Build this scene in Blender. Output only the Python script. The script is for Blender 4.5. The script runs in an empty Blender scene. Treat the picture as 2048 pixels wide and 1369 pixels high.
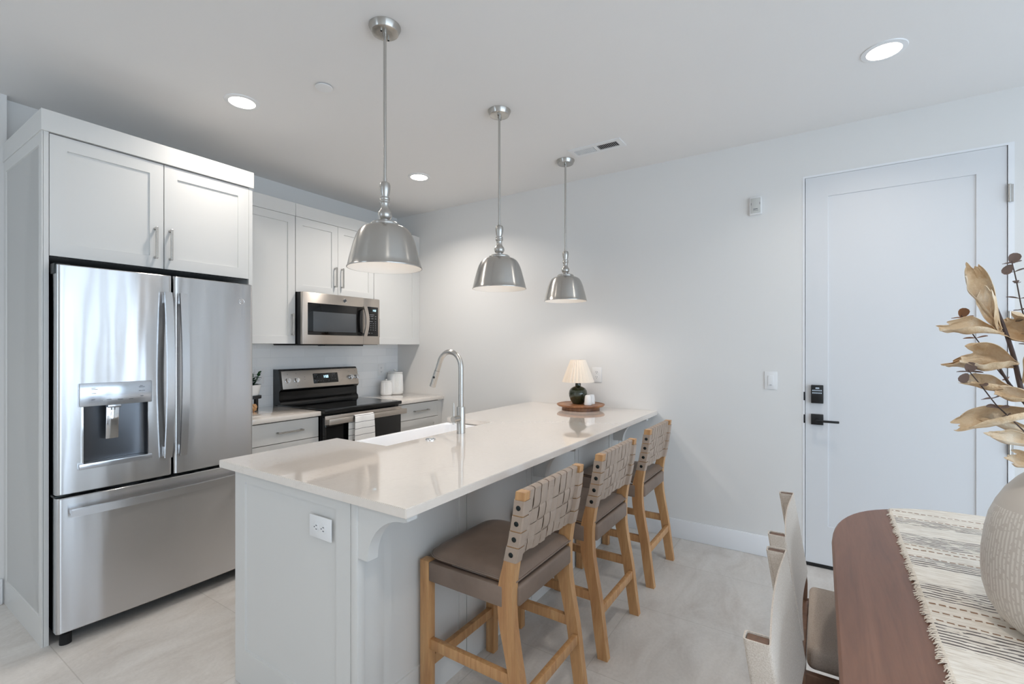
import bpy, bmesh, math, random
from mathutils import Vector, Matrix
random.seed(7)
SC = bpy.context.scene
COL = SC.collection
# ------------------------------------------------------------------ camera
CAM_Z = 1.378; YAW = 0.5787; FPX = 942.79
cd = bpy.data.cameras.new('camera'); cam = bpy.data.objects.new('camera', cd); COL.objects.link(cam)
cam.location = (0, 0, CAM_Z); cam.rotation_euler = (math.pi/2, 0, YAW - math.pi/2)
cd.sensor_width = 36; cd.lens = 36*FPX/2048; cd.shift_y = (694.8-684.5)/2048; cd.clip_start = .02
SC.camera = cam
# ------------------------------------------------------------------ exposure
vs = SC.view_settings
vs.view_transform = 'Standard'; vs.look = 'None'; vs.gamma = 1; vs.use_curve_mapping = False
vs.exposure = 0.1
SC.cycles.use_denoising = True
SC.cycles.max_bounces = 10; SC.cycles.diffuse_bounces = 6; SC.cycles.glossy_bounces = 5
SC.cycles.sample_clamp_indirect = 6
SC.cycles.caustics_reflective = False; SC.cycles.caustics_refractive = False
# ------------------------------------------------------------------ world and lights
w = bpy.data.worlds.new('sky'); SC.world = w; w.use_nodes = True
w.node_tree.nodes['Background'].inputs[0].default_value = (.69, .84, 1.0, 1)
w.node_tree.nodes['Background'].inputs[1].default_value = 4.8
XD, YK, CEIL = 3.514, 3.749, 2.74          # door wall, kitchen wall, ceiling
XB, YB = -2.6, -3.2                        # walls behind the camera
WARM = (1, .93, .86)
def area_light(name, loc, size, power, color, shape='DISK', rot=(0, 0, 0), size_y=None, portal=False):
    l = bpy.data.lights.new(name, 'AREA'); l.shape = shape; l.size = size
    if size_y: l.size_y = size_y
    l.energy = power; l.color = color
    o = bpy.data.objects.new(name, l); o.location = loc; o.rotation_euler = rot; COL.objects.link(o)
    if portal: l.cycles.is_portal = True
    elif shape == 'DISK': l.spread = 2.4
    return o
CANS = [(1.371, 2.685), (2.748, 2.683), (2.744, -.246), (.2, -.246), (-1.3, 2.2), (-1.3, -1.2)]
for (x, y), pw in zip(CANS, (4.6, 12.0, 4.2, 7.5, 7.5, 7.5)):
    area_light('downlight_lamp', (x, y, CEIL-.012), .12, pw, WARM)
area_light('window_portal', (.44, YB-.05, 1.22), 5.3, 1, (1, 1, 1), 'RECTANGLE', (math.pi/2, 0, 0), 2.4, True)
area_light('window_portal', (XB-.05, 2.55, 1.6), 1.0, 1, (1, 1, 1), 'RECTANGLE', (math.pi/2, 0, -math.pi/2), 1.4, True)  # portal for the added window in the rear wall

# ------------------------------------------------------------------ materials
def lin(c): return tuple(((v/255)/12.92 if v/255 <= .04045 else ((v/255+.055)/1.055)**2.4) for v in c)
def mat(name, col, rough=.5, metal=0, spec=.5, **kw):
    m = bpy.data.materials.new(name); m.use_nodes = True
    nt = m.node_tree; b = nt.nodes['Principled BSDF']
    b.inputs['Base Color'].default_value = (*lin(col), 1); b.inputs['Roughness'].default_value = rough
    b.inputs['Metallic'].default_value = metal; b.inputs['Specular IOR Level'].default_value = spec
    for k, v in kw.items():
        b.inputs[k.replace('_', ' ')].default_value = v
    return m
def nd(m, t, **kw):
    n = m.node_tree.nodes.new('ShaderNode'+t)
    for k, v in kw.items(): setattr(n, k, v)
    return n
def lk(m, a, b): m.node_tree.links.new(a, b)
def bsdf(m): return m.node_tree.nodes['Principled BSDF']
def coords(m, scale=(1, 1, 1), rot=(0, 0, 0), world=False):
    mp = nd(m, 'Mapping'); mp.inputs['Scale'].default_value = scale; mp.inputs['Rotation'].default_value = rot
    if world:
        g = nd(m, 'NewGeometry'); lk(m, g.outputs['Position'], mp.inputs[0])
    else:
        tc = nd(m, 'TexCoord'); lk(m, tc.outputs['Object'], mp.inputs[0])
    return mp.outputs[0]
def noise(m, vec, scale, detail=4, rough=.5, dist=0):
    n = nd(m, 'TexNoise'); n.inputs['Scale'].default_value = scale; n.inputs['Detail'].default_value = detail
    n.inputs['Roughness'].default_value = rough; n.inputs['Distortion'].default_value = dist
    lk(m, vec, n.inputs['Vector']); return n.outputs['Fac']
def ramp(m, fac, stops, interp='LINEAR'):
    r = nd(m, 'ValToRGB'); r.color_ramp.interpolation = interp
    e = r.color_ramp.elements
    while len(e) < len(stops): e.new(.5)
    for q, (p, c) in zip(e, stops):
        q.position = p; q.color = (*(lin(c) if max(c) > 1 else c), 1)
    lk(m, fac, r.inputs[0]); return r.outputs[0]
def bump(m, h, strength=.2, dist=.01, prev=None):
    b = nd(m, 'Bump'); b.inputs['Strength'].default_value = strength; b.inputs['Distance'].default_value = dist
    lk(m, h, b.inputs['Height'])
    if prev: lk(m, prev, b.inputs['Normal'])
    lk(m, b.outputs[0], bsdf(m).inputs['Normal']); return b.outputs[0]
def color(m, c): lk(m, c, bsdf(m).inputs['Base Color'])
def mixc(m, fac, a, b, mode='MIX'):
    n = nd(m, 'MixRGB', blend_type=mode)
    for s, i in ((fac, 0), (a, 1), (b, 2)):
        if isinstance(s, (int, float)): n.inputs[i].default_value = s
        elif isinstance(s, tuple): n.inputs[i].default_value = (*lin(s), 1)
        else: lk(m, s, n.inputs[i])
    return n.outputs[0]
def mth(m, op, a, b=None):
    n = nd(m, 'Math', operation=op)
    for s, i in ((a, 0), (b, 1)):
        if s is None: continue
        if isinstance(s, (int, float)): n.inputs[i].default_value = s
        else: lk(m, s, n.inputs[i])
    return n.outputs[0]

M = {}
M['wall'] = mat('wall paint', (220, 219, 217), .75); v = coords(M['wall'], world=True)
bump(M['wall'], noise(M['wall'], v, 9, 3), .12, .006)
M['ceiling'] = mat('ceiling paint', (228, 226, 224), .9); v = coords(M['ceiling'], world=True)
bump(M['ceiling'], noise(M['ceiling'], v, 14, 3), .12, .006)
M['trim'] = mat('white trim paint', (228, 229, 231), .4)
M['door'] = mat('door paint', (214, 215, 217), .42)
M['cab'] = mat('cabinet paint', (209, 208, 205), .38)
M['cabdark'] = mat('cabinet gap', (40, 40, 40), .7)
M['black'] = mat('black enamel', (14, 14, 15), .12)
M['blackm'] = mat('matte black', (14, 14, 15), .45)
M['gap'] = mat('dark gasket', (10, 10, 11), .8)
M['white'] = mat('white plastic', (226, 226, 226), .35)
M['ceramic'] = mat('white glazed ceramic', (230, 229, 227), .2)
M['sink'] = mat('white sink', (240, 240, 241), .15)
def steel(name, col, rough, wavy=0.0, aniso=.8):
    m = mat(name, col, rough, 1); b = bsdf(m)
    b.inputs['Anisotropic'].default_value = aniso
    cx = nd(m, 'CombineXYZ'); cx.inputs[2].default_value = 1; lk(m, cx.outputs[0], b.inputs['Tangent'])
    if wavy:
        v2 = coords(m, (7, 7, .9), world=True)
        bump(m, noise(m, v2, 1, 1.5, .4), wavy, .02)
    return m
M['steel'] = steel('brushed stainless steel', (206, 206, 207), .22, .34, 1.0)
M['steelh'] = steel('satin steel pull', (205, 205, 206), .26, 0, .5)
M['steelw'] = steel('warm stainless trim', (196, 188, 180), .34)
M['nickel'] = steel('brushed nickel', (190, 187, 182), .27)
M['chrome'] = mat('polished steel', (215, 215, 216), .1, 1)
M['panelsteel'] = mat('satin panel', (196, 200, 206), .18, .85)
M['darksteel'] = mat('dark recess steel', (96, 99, 104), .3, .8)
M['glass_black'] = mat('black appliance glass', (8, 8, 9), .05)
M['screen'] = mat('microwave window', (70, 73, 76), .15)
M['ink'] = mat('grey printing', (120, 122, 126), .5)
M['inkdark'] = mat('dark printing', (70, 74, 82), .5)
M['bronze'] = mat('dark bronze rivet', (42, 46, 46), .35, .8)
M['pot'] = mat('dark green glaze', (42, 48, 28), .1, Coat_Weight=.5)
M['leaf'] = mat('green leaf', (28, 72, 36), .45)
M['soil'] = mat('soil', (60, 45, 34), .9)
M['euc'] = mat('dried eucalyptus leaf', (112, 94, 86), .6)
M['eucb'] = mat('rusty dried leaf', (142, 96, 62), .6)
M['twig'] = mat('dark twig', (74, 60, 56), .7)
def emis(name, col, s):
    m = mat(name, (0, 0, 0), .5); b = bsdf(m)
    b.inputs['Emission Color'].default_value = (*lin(col), 1); b.inputs['Emission Strength'].default_value = s; return m
M['lamp'] = emis('downlight lens', (255, 244, 230), 14)
M['bulb'] = emis('bulb', (255, 240, 222), 1.1)
M['led'] = emis('blue white display', (190, 235, 255), 2.2)
M['shade_in'] = mat('pendant white lining', (240, 236, 230), .5)
# quartz
q = M['quartz'] = mat('white quartz', (226, 218, 211), .1, spec=.6, Coat_Weight=1.0, Coat_Roughness=.025)
v = coords(q, world=True)
n1 = noise(q, v, 3.2, 8, .62, 1.6)
veins = ramp(q, n1, [(0, (1, 1, 1)), (.49, (1, 1, 1)), (.5, (.86, .85, .84)), (.51, (1, 1, 1)), (1, (1, 1, 1))])
n2 = noise(q, v, 1.7, 2)
msk = ramp(q, n2, [(0, (0, 0, 0)), (.5, (0, 0, 0)), (.62, (1, 1, 1))])
base = mixc(q, noise(q, v, 60, 3), (229, 220, 211), (223, 214, 204))
color(q, mixc(q, msk, base, mixc(q, .6, base, veins, 'MULTIPLY')))
# floor tile: large format 0.6 x 1.2, with faint grout lines and cloudy streaks
f = M['floor'] = mat('porcelain floor tile', (200, 196, 190), .42)
br = nd(f, 'TexBrick'); br.offset = .33; br.offset_frequency = 2; br.squash = 1
v = coords(f, world=True); mp = f.node_tree.nodes[-1] if False else None
mpn = nd(f, 'Mapping'); mpn.inputs['Location'].default_value = (-2.45+1.21, -.655+1.21, 0)
sfl = nd(f, 'SeparateXYZ'); cfl = nd(f, 'CombineXYZ'); lk(f, v, sfl.inputs[0]); lk(f, sfl.outputs[1], cfl.inputs[0]); lk(f, sfl.outputs[0], cfl.inputs[1]); lk(f, cfl.outputs[0], mpn.inputs[0])
lk(f, mpn.outputs[0], br.inputs['Vector'])
br.inputs['Scale'].default_value = 1; br.inputs['Brick Width'].default_value = 1.21; br.inputs['Row Height'].default_value = .605
br.inputs['Mortar Size'].default_value = .0022; br.inputs['Mortar Smooth'].default_value = .2; br.inputs['Bias'].default_value = 0
br.inputs['Color1'].default_value = (1, 1, 1, 1); br.inputs['Color2'].default_value = (.955, .95, .945, 1); br.inputs['Mortar'].default_value = (.80, .79, .77, 1)
vv = coords(f, (1, 2.2, 1), (0, 0, -.5), world=True)
cl = noise(f, vv, 2.6, 9, .68, .8)
cc = ramp(f, cl, [(.3, (194, 187, 180)), (.5, (209, 204, 198)), (.7, (219, 215, 210))])
sp = ramp(f, noise(f, v, 70, 4, .6), [(.3, (.93, .93, .93)), (.6, (1, 1, 1))])
color(f, mixc(f, 1, mixc(f, 1, cc, sp, 'MULTIPLY'), br.outputs['Color'], 'MULTIPLY'))
bump(f, mth(f, 'SUBTRACT', mth(f, 'MULTIPLY', cl, .3), br.outputs['Fac']), .25, .002)
# backsplash tile (elongated glossy white)
t = M['tile'] = mat('white wall tile', (232, 233, 234), .14)
br = nd(t, 'TexBrick'); br.offset = .37
sep = nd(t, 'SeparateXYZ'); g = nd(t, 'NewGeometry'); lk(t, g.outputs['Position'], sep.inputs[0])
cb = nd(t, 'CombineXYZ'); lk(t, sep.outputs[0], cb.inputs[0]); lk(t, sep.outputs[2], cb.inputs[1]); lk(t, cb.outputs[0], br.inputs['Vector'])
br.inputs['Scale'].default_value = 1; br.inputs['Brick Width'].default_value = .305; br.inputs['Row Height'].default_value = .076
br.inputs['Mortar Size'].default_value = .0018; br.inputs['Mortar Smooth'].default_value = .3
br.inputs['Color1'].default_value = (*lin((236, 237, 238)), 1); br.inputs['Color2'].default_value = (*lin((228, 230, 231)), 1); br.inputs['Mortar'].default_value = (*lin((222, 224, 225)), 1)
color(t, br.outputs['Color'])
bump(t, mth(t, 'SUBTRACT', mth(t, 'MULTIPLY', noise(t, v if False else coords(t, (1, 1, 2), world=True), 18, 2), .35), br.outputs['Fac']), .3, .002)
def wood(name, c1, c2, c3, rough=.45, along=(9, 60, 60), rot=(0, 0, 0)):
    m = mat(name, c2, rough); v = coords(m, along, rot)
    n = noise(m, v, .35, 6, .6, 1.2)
    c = ramp(m, n, [(.28, c1), (.5, c2), (.72, c3)])
    fine = ramp(m, noise(m, v, 2.2, 3, .6), [(.3, (.88, .88, .88)), (.6, (1, 1, 1))])
    color(m, mixc(m, 1, c, fine, 'MULTIPLY'))
    bump(m, n, .08, .002); return m
M['oak'] = wood('light oak', (164, 116, 74), (188, 142, 95), (204, 162, 114), along=(70, 70, 7))
M['walnut'] = wood('walnut table wood', (106, 71, 54), (119, 81, 62), (129, 90, 71), .4, along=(4, 50, 50))
M['chairwood'] = wood('chair brown wood', (92, 68, 54), (108, 80, 63), (122, 92, 73), .5, along=(60, 60, 8))
a = M['acacia'] = wood('acacia tray wood', (92, 58, 40), (140, 94, 62), (176, 128, 88), .4, along=(8, 40, 40))
# leather, linen
l = M['leather'] = mat('taupe leather', (160, 142, 128), .5)
v = coords(l); color(l, ramp(l, noise(l, v, 5, 5, .6), [(.3, (152, 134, 119)), (.7, (170, 152, 137))]))
bump(l, noise(l, v, 220, 3), .12, .001)
l = M['leatherd'] = mat('seat leather', (120, 103, 91), .48)
v = coords(l); color(l, ramp(l, noise(l, v, 5, 5, .6), [(.3, (110, 93, 81)), (.7, (130, 112, 99))]))
bump(l, noise(l, v, 220, 3), .12, .001)
def weave(name, c1, c2, s=520):
    m = mat(name, c1, .9); v = coords(m)
    wv = nd(m, 'TexVoronoi'); wv.inputs['Scale'].default_value = s; lk(m, v, wv.inputs['Vector'])
    n = noise(m, v, 330, 3, .7)
    color(m, ramp(m, n, [(.35, c2), (.65, c1)])); bump(m, wv.outputs['Distance'], .5, .001); return m
M['linen'] = weave('oatmeal linen', (212, 203, 193), (188, 176, 163))
M['seatlinen'] = weave('seat linen', (190, 177, 165), (168, 154, 141))
M['towel'] = mat('white towel', (226, 222, 216), .95)
m = M['towel']; v = coords(m); sx = nd(m, 'SeparateXYZ'); lk(m, v, sx.inputs[0])
st = mth(m, 'GREATER_THAN', mth(m, 'FRACT', mth(m, 'MULTIPLY', sx.outputs[2], 20)), .935)
color(m, mixc(m, st, (238, 236, 233), (84, 82, 84))); bump(m, noise(m, v, 300, 2), .3, .002)
M['pleat'] = mat('cream pleated fabric', (230, 220, 207), .85)
M['bract'] = mat('dried papery leaf', (206, 182, 150), .7)
m = M['bract']; v = coords(m); n = noise(m, v, 14, 5, .6, .5)
color(m, ramp(m, n, [(.3, (196, 160, 118)), (.5, (222, 198, 164)), (.7, (238, 228, 210))]))
bump(m, noise(m, coords(m, (60, 60, 60)), 1.5, 5, .65), .8, .005)
# vase: white scratched ribs
m = M['vase'] = mat('white ribbed stoneware', (214, 207, 198), .35)
v = coords(m); sx = nd(m, 'SeparateXYZ'); lk(m, v, sx.inputs[0])
ang = mth(m, 'ARCTAN2', sx.outputs[1], sx.outputs[0])
nn = noise(m, v, 16, 2)
ph = mth(m, 'ADD', mth(m, 'MULTIPLY', ang, 104), mth(m, 'MULTIPLY', nn, 5))
rib = mth(m, 'MULTIPLY', mth(m, 'ADD', mth(m, 'SINE', ph), 1), .5)
brk = noise(m, coords(m, (1, 1, 1.2)), 90, 2)
ribm = mth(m, 'MULTIPLY', mth(m, 'GREATER_THAN', rib, .5), mth(m, 'GREATER_THAN', brk, .43))
zone = mth(m, 'LESS_THAN', sx.outputs[2], .265)
ribz = mth(m, 'MULTIPLY', ribm, zone)
color(m, mixc(m, ribz, (204, 196, 186), (224, 218, 209))); bump(m, ribz, .5, .002)
# runner stripes, measured along the table (x)
m = M['runner'] = mat('striped woven cotton', (224, 216, 204), .95)
g = nd(m, 'NewGeometry'); sx = nd(m, 'SeparateXYZ'); lk(m, g.outputs['Position'], sx.inputs[0])
DARK = [(1.296, 1.396), (1.515, 1.617), (1.735, 1.80), (1.914, 2.018), (2.116, 2.18), (1.0, 1.09), (.78, .86)]
BROWN = [2.262, 2.192, 1.897, 1.865, 1.806, 1.491, 1.453, 1.407, 1.12, .95, .90, .70]
wob = mth(m, 'MULTIPLY', mth(m, 'SUBTRACT', noise(m, g.outputs['Position'], 25, 2), .5), .012)
X = mth(m, 'ADD', sx.outputs[0], wob)
dk = None
for (a, b) in DARK:
    t_ = mth(m, 'MULTIPLY', mth(m, 'GREATER_THAN', X, a), mth(m, 'LESS_THAN', X, b)); dk = t_ if dk is None else mth(m, 'MAXIMUM', dk, t_)
ln = mth(m, 'GREATER_THAN', mth(m, 'FRACT', mth(m, 'MULTIPLY', X, 74)), .55)
brkn = mth(m, 'GREATER_THAN', noise(m, coords(m, (30, 5, 30), world=True), 6, 3), .42)
dk = mth(m, 'MULTIPLY', mth(m, 'MULTIPLY', dk, ln), brkn)
bw = None
for b in BROWN:
    t_ = mth(m, 'LESS_THAN', mth(m, 'ABSOLUTE', mth(m, 'SUBTRACT', X, b)), .0034); bw = t_ if bw is None else mth(m, 'MAXIMUM', bw, t_)
chain = mth(m, 'GREATER_THAN', mth(m, 'FRACT', mth(m, 'MULTIPLY', sx.outputs[1], 55)), .3)
bw = mth(m, 'MULTIPLY', bw, chain)
tuft = noise(m, coords(m, (160, 22, 1), world=True), 1, 3, .6)
cbase = ramp(m, tuft, [(.3, (206, 196, 182)), (.6, (232, 226, 216))])
color(m, mixc(m, bw, mixc(m, dk, cbase, (108, 101, 98)), (142, 112, 88)))
bump(m, mth(m, 'ADD', tuft, mth(m, 'MULTIPLY', mth(m, 'ADD', dk, bw), .6)), .7, .004)
M['fringe'] = mat('cotton fringe', (222, 212, 198), .95)
# window glass: thin clear pane
m = M['pane'] = mat('window glass', (255, 255, 255), 0); nt = m.node_tree
tr = nd(m, 'BsdfTransparent'); gl = nd(m, 'BsdfGlossy'); gl.inputs['Roughness'].default_value = .02
mx = nd(m, 'MixShader'); mx.inputs[0].default_value = .06
lk(m, tr.outputs[0], mx.inputs[1]); lk(m, gl.outputs[0], mx.inputs[2]); lk(m, mx.outputs[0], nt.nodes['Material Output'].inputs[0])

# ------------------------------------------------------------------ mesh helpers
def box(bm, x0, x1, y0, y1, z0, z1, bev=0, seg=2):
    r = bmesh.ops.create_cube(bm, size=1, matrix=Matrix.Translation(((x0+x1)/2, (y0+y1)/2, (z0+z1)/2)) @ Matrix.Diagonal((abs(x1-x0), abs(y1-y0), abs(z1-z0), 1)))
    if bev:
        es = list({e for v in r['verts'] for e in v.link_edges})
        bmesh.ops.bevel(bm, geom=es, offset=bev, segments=seg, profile=.5, affect='EDGES')
    return bm
def nb(): return bmesh.new()
def obj(name, bm, m, parent=None, loc=None, smooth=False, rot=None):
    me = bpy.data.meshes.new(name); bmesh.ops.recalc_face_normals(bm, faces=bm.faces)
    bm.to_mesh(me); bm.free()
    for mm in (m if isinstance(m, (list, tuple)) else [m]): me.materials.append(M[mm] if isinstance(mm, str) else mm)
    if smooth:
        for p in me.polygons: p.use_smooth = True
        try: me.set_sharp_from_angle(angle=math.radians(38 if smooth is True else smooth))
        except Exception: pass
    o = bpy.data.objects.new(name, me); COL.objects.link(o)
    if parent: o.parent = parent
    if loc: o.location = loc
    if rot: o.rotation_euler = rot
    return o
def cbox(name, m, b, parent=None, bev=0, seg=2):
    bm = nb(); box(bm, *b, bev, seg); return obj(name, bm, m, parent, smooth=bool(bev))
def root(name, label, cat, loc=(0, 0, 0), group=None, rz=0):
    o = bpy.data.objects.new(name, None); COL.objects.link(o); o.location = loc; o.rotation_euler = (0, 0, rz)
    o.empty_display_size = .05
    return tag(o, label, cat, group)
def tag(o, label=None, cat=None, group=None, kind=None):
    if label: o['label'] = label
    if cat: o['category'] = cat
    if group: o['group'] = group
    if kind: o['kind'] = kind
    return o
def struct(name, bm, m, **k): return tag(obj(name, bm, m, **k), kind='structure')
def origin(o, loc):
    """move a mesh object's origin to loc without moving its geometry"""
    l = Vector(loc); o.data.transform(Matrix.Translation(o.location-l)); o.location = l; return o
def lathe(bm, prof, seg=48, axis_loc=(0, 0, 0), close=False, m=None):
    rings = []
    for (r, z) in prof:
        ring = []
        for k in range(seg):
            a = 2*math.pi*k/seg; p = Vector((r*math.cos(a), r*math.sin(a), z))
            p = (m @ p) if m else p
            ring.append(bm.verts.new(p+Vector(axis_loc)))
        rings.append(ring)
    for i in range(len(rings)-1):
        for k in range(seg):
            bm.faces.new((rings[i][k], rings[i][(k+1) % seg], rings[i+1][(k+1) % seg], rings[i+1][k]))
    bm.faces.new(rings[0][::-1]); bm.faces.new(rings[-1])
    return bm
def cyl(bm, p0, p1, r, r2=None, seg=20):
    p0, p1 = Vector(p0), Vector(p1); d = p1-p0
    q = d.to_track_quat('Z', 'Y').to_matrix().to_4x4()
    bmesh.ops.create_cone(bm, cap_ends=True, segments=seg, radius1=r, radius2=r if r2 is None else r2, depth=d.length, matrix=Matrix.Translation((p0+p1)/2) @ q)
    return bm
def tube(bm, pts, rad, seg=14):
    """smooth tube through points; rad a number or list"""
    pts = [Vector(p) for p in pts]; n = len(pts); rings = []
    t0 = (pts[1]-pts[0]).normalized(); ref = Vector((0, 0, 1)) if abs(t0.z) < .9 else Vector((1, 0, 0))
    u = t0.cross(ref).normalized()
    for i, p in enumerate(pts):
        t = (pts[min(i+1, n-1)]-pts[max(i-1, 0)]).normalized()
        u = (u-t*u.dot(t)).normalized(); v = t.cross(u)
        r = rad[i] if isinstance(rad, (list, tuple)) else rad
        rings.append([bm.verts.new(p+(u*math.cos(2*math.pi*k/seg)+v*math.sin(2*math.pi*k/seg))*r) for k in range(seg)])
    for i in range(n-1):
        for k in range(seg):
            bm.faces.new((rings[i][k], rings[i][(k+1) % seg], rings[i+1][(k+1) % seg], rings[i+1][k]))
    bm.faces.new(rings[0][::-1]); bm.faces.new(rings[-1]); return bm
def spline(pts, n=8):
    pts = [Vector(p) for p in pts]; P = [pts[0]*2-pts[1]]+pts+[pts[-1]*2-pts[-2]]; out = []
    for i in range(1, len(P)-2):
        for k in range(n):
            t = k/n; a, b, c, d = P[i-1:i+3]
            out.append(.5*((2*b)+(c-a)*t+(2*a-5*b+4*c-d)*t*t+(3*b-a-3*c+d)*t**3))
    out.append(pts[-1]); return out
def shaker(bm, w, h, t, stile, rec, M4, top=None, bot=None):
    """door slab in local XZ (x 0..w, z 0..h), front at y=0 facing -y, back at y=t; recessed centre panel"""
    top = stile if top is None else top; bot = stile if bot is None else bot
    xs = [0, stile, w-stile, w]; zs = [0, bot, h-top, h]
    def V(x, y, z): return bm.verts.new(M4 @ Vector((x, y, z)))
    F = [[V(x, 0, z) for x in xs] for z in zs]
    for i in range(3):
        for j in range(3):
            if i == 1 and j == 1: continue
            bm.faces.new((F[i][j], F[i][j+1], F[i+1][j+1], F[i+1][j]))
    e = .0015
    R = [V(xs[1]+e, rec, zs[1]+e), V(xs[2]-e, rec, zs[1]+e), V(xs[2]-e, rec, zs[2]-e), V(xs[1]+e, rec, zs[2]-e)]
    I = [F[1][1], F[1][2], F[2][2], F[2][1]]
    for k in range(4): bm.faces.new((I[k], I[(k+1) % 4], R[(k+1) % 4], R[k]))
    bm.faces.new(R)
    B = [V(0, t, 0), V(w, t, 0), V(w, t, h), V(0, t, h)]
    bm.faces.new((B[0], B[3], B[2], B[1]))
    bm.faces.new([F[0][j] for j in range(4)][::-1]+[B[0], B[1]])
    bm.faces.new([F[3][j] for j in range(4)]+[B[2], B[3]])
    bm.faces.new([F[i][0] for i in range(4)]+[B[3], B[0]])
    bm.faces.new([F[i][3] for i in range(4)][::-1]+[B[1], B[2]])
    return bm
T = Matrix.Translation
def thicken(bm, t):
    """give a sheet a real thickness, centred on it, by offsetting along the vertex normals"""
    bm.normal_update(); fs = list(bm.faces); be = [(e.verts[0], e.verts[1]) for e in bm.edges if len(e.link_faces) == 1]
    mp = {}
    for v_ in list(bm.verts): mp[v_] = bm.verts.new(v_.co-v_.normal*t/2)
    for v_ in mp: v_.co += v_.normal*t/2
    for f_ in fs: bm.faces.new([mp[v_] for v_ in f_.verts][::-1])
    for a, b in be: bm.faces.new((a, b, mp[b], mp[a]))
    return bm
RZ = lambda a: Matrix.Rotation(a, 4, 'Z')
def bar_handle(parent, x, y, z, L, vert=True, name='handle'):
    """square bar pull, standing off 28 mm towards -y"""
    bm = nb(); s = .005
    if vert:
        box(bm, x-s, x+s, y-.034, y-.024, z-L/2, z+L/2, .0012)
        for q in (-1, 1): box(bm, x-s, x+s, y-.026, y, z+q*(L/2-.008)-s, z+q*(L/2-.008)+s, .001)
    else:
        box(bm, x-L/2, x+L/2, y-.034, y-.024, z-s, z+s, .0012)
        for q in (-1, 1): box(bm, x+q*(L/2-.008)-s, x+q*(L/2-.008)+s, y-.026, y, z-s, z+s, .001)
    return tag(obj(name, bm, 'nickel', parent), 'brushed metal bar handle')
def copy_thing(r, **kw):
    c = r.copy(); COL.objects.link(c)
    for ch in list(r.children):
        d = ch.copy(); COL.objects.link(d); d.parent = c
        for g_ in list(ch.children):
            e = g_.copy(); COL.objects.link(e); e.parent = d
    return c
def digits(bm, text, x, y, z, h, m4=None):
    """seven segment style digits standing in XZ facing -y"""
    SEG = {'0': 'abcdef', '1': 'bc', '5': 'acdfg', '2': 'abged', '8': 'abcdefg', ':': ':', '4': 'bcfg'}
    wd = h*.5; t_ = h*.16; cx_ = x
    for ch in text:
        if ch == ':':
            for q_ in (.3, .7): box(bm, cx_, cx_+t_, y-.0006, y, z+h*q_-t_/2, z+h*q_+t_/2)
            cx_ += t_*2.2; continue
        for s_ in SEG[ch]:
            r_ = {'a': (0, wd, h-t_, h), 'd': (0, wd, 0, t_), 'g': (0, wd, h/2-t_/2, h/2+t_/2), 'b': (wd-t_, wd, h/2, h), 'c': (wd-t_, wd, 0, h/2), 'f': (0, t_, h/2, h), 'e': (0, t_, 0, h/2)}[s_]
            box(bm, cx_+r_[0], cx_+r_[1], y-.0006, y, z+r_[2], z+r_[3])
        cx_ += wd+t_*1.3
    if m4: bm.transform(m4)
    return bm

# ================================================================== THE SETTING
bm = nb(); box(bm, XB-.1, XD+.25, YB-.1, YK+.12, -.1, 0); struct('floor', bm, 'floor')
bm = nb(); box(bm, XB-.1, XD+.25, YB-.1, YK+.12, CEIL, CEIL+.1); struct('ceiling', bm, 'ceiling')
bm = nb(); box(bm, .64, XD, YK, YK+.12, 0, CEIL); struct('wall_kitchen', bm, 'wall')
YL = 3.68
bm = nb(); box(bm, XB, .64, YL, YK+.12, 0, CEIL); struct('wall_left', bm, 'wall')
RW0, RW1, RZ0, RZ1 = 2.05, 3.05, .9, 2.3
bm = nb(); box(bm, XB-.1, XB, YB, RW0, 0, CEIL); box(bm, XB-.1, XB, RW1, YK+.12, 0, CEIL); box(bm, XB-.1, XB, RW0, RW1, 0, RZ0); box(bm, XB-.1, XB, RW0, RW1, RZ1, CEIL); struct('wall_rear', bm, 'wall')
win = root('added_window', None, None, (XB-.05, RW0, RZ0)); win['kind'] = 'structure'  # unseen window, added to brighten the panels that face -x
bm = nb()
for b in ((0, .05, 0, RZ1-RZ0), (RW1-RW0-.05, RW1-RW0, 0, RZ1-RZ0), (.48, .52, 0, RZ1-RZ0), (0, RW1-RW0, 0, .05), (0, RW1-RW0, RZ1-RZ0-.05, RZ1-RZ0)): box(bm, -.035, .035, b[0], b[1], b[2], b[3])
tag(obj('window_frame', bm, 'trim', win), kind='structure')
bm = nb(); box(bm, -.004, .004, .05, RW1-RW0-.05, .05, RZ1-RZ0-.05); tag(obj('window_pane', bm, 'pane', win), kind='structure')
# door wall with opening
DY0, DY1, DZ = -.855, .092, 2.458
bm = nb()
box(bm, XD, XD+.12, DY1, YK+.12, 0, CEIL); box(bm, XD, XD+.12, YB, DY0, 0, CEIL); box(bm, XD, XD+.12, DY0, DY1, DZ, CEIL)
struct('wall_right', bm, 'wall')
bm = nb(); box(bm, XD+.12, XD+.2, -1.2, .5, 0, CEIL); struct('wall_corridor', bm, 'wall')
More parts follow.
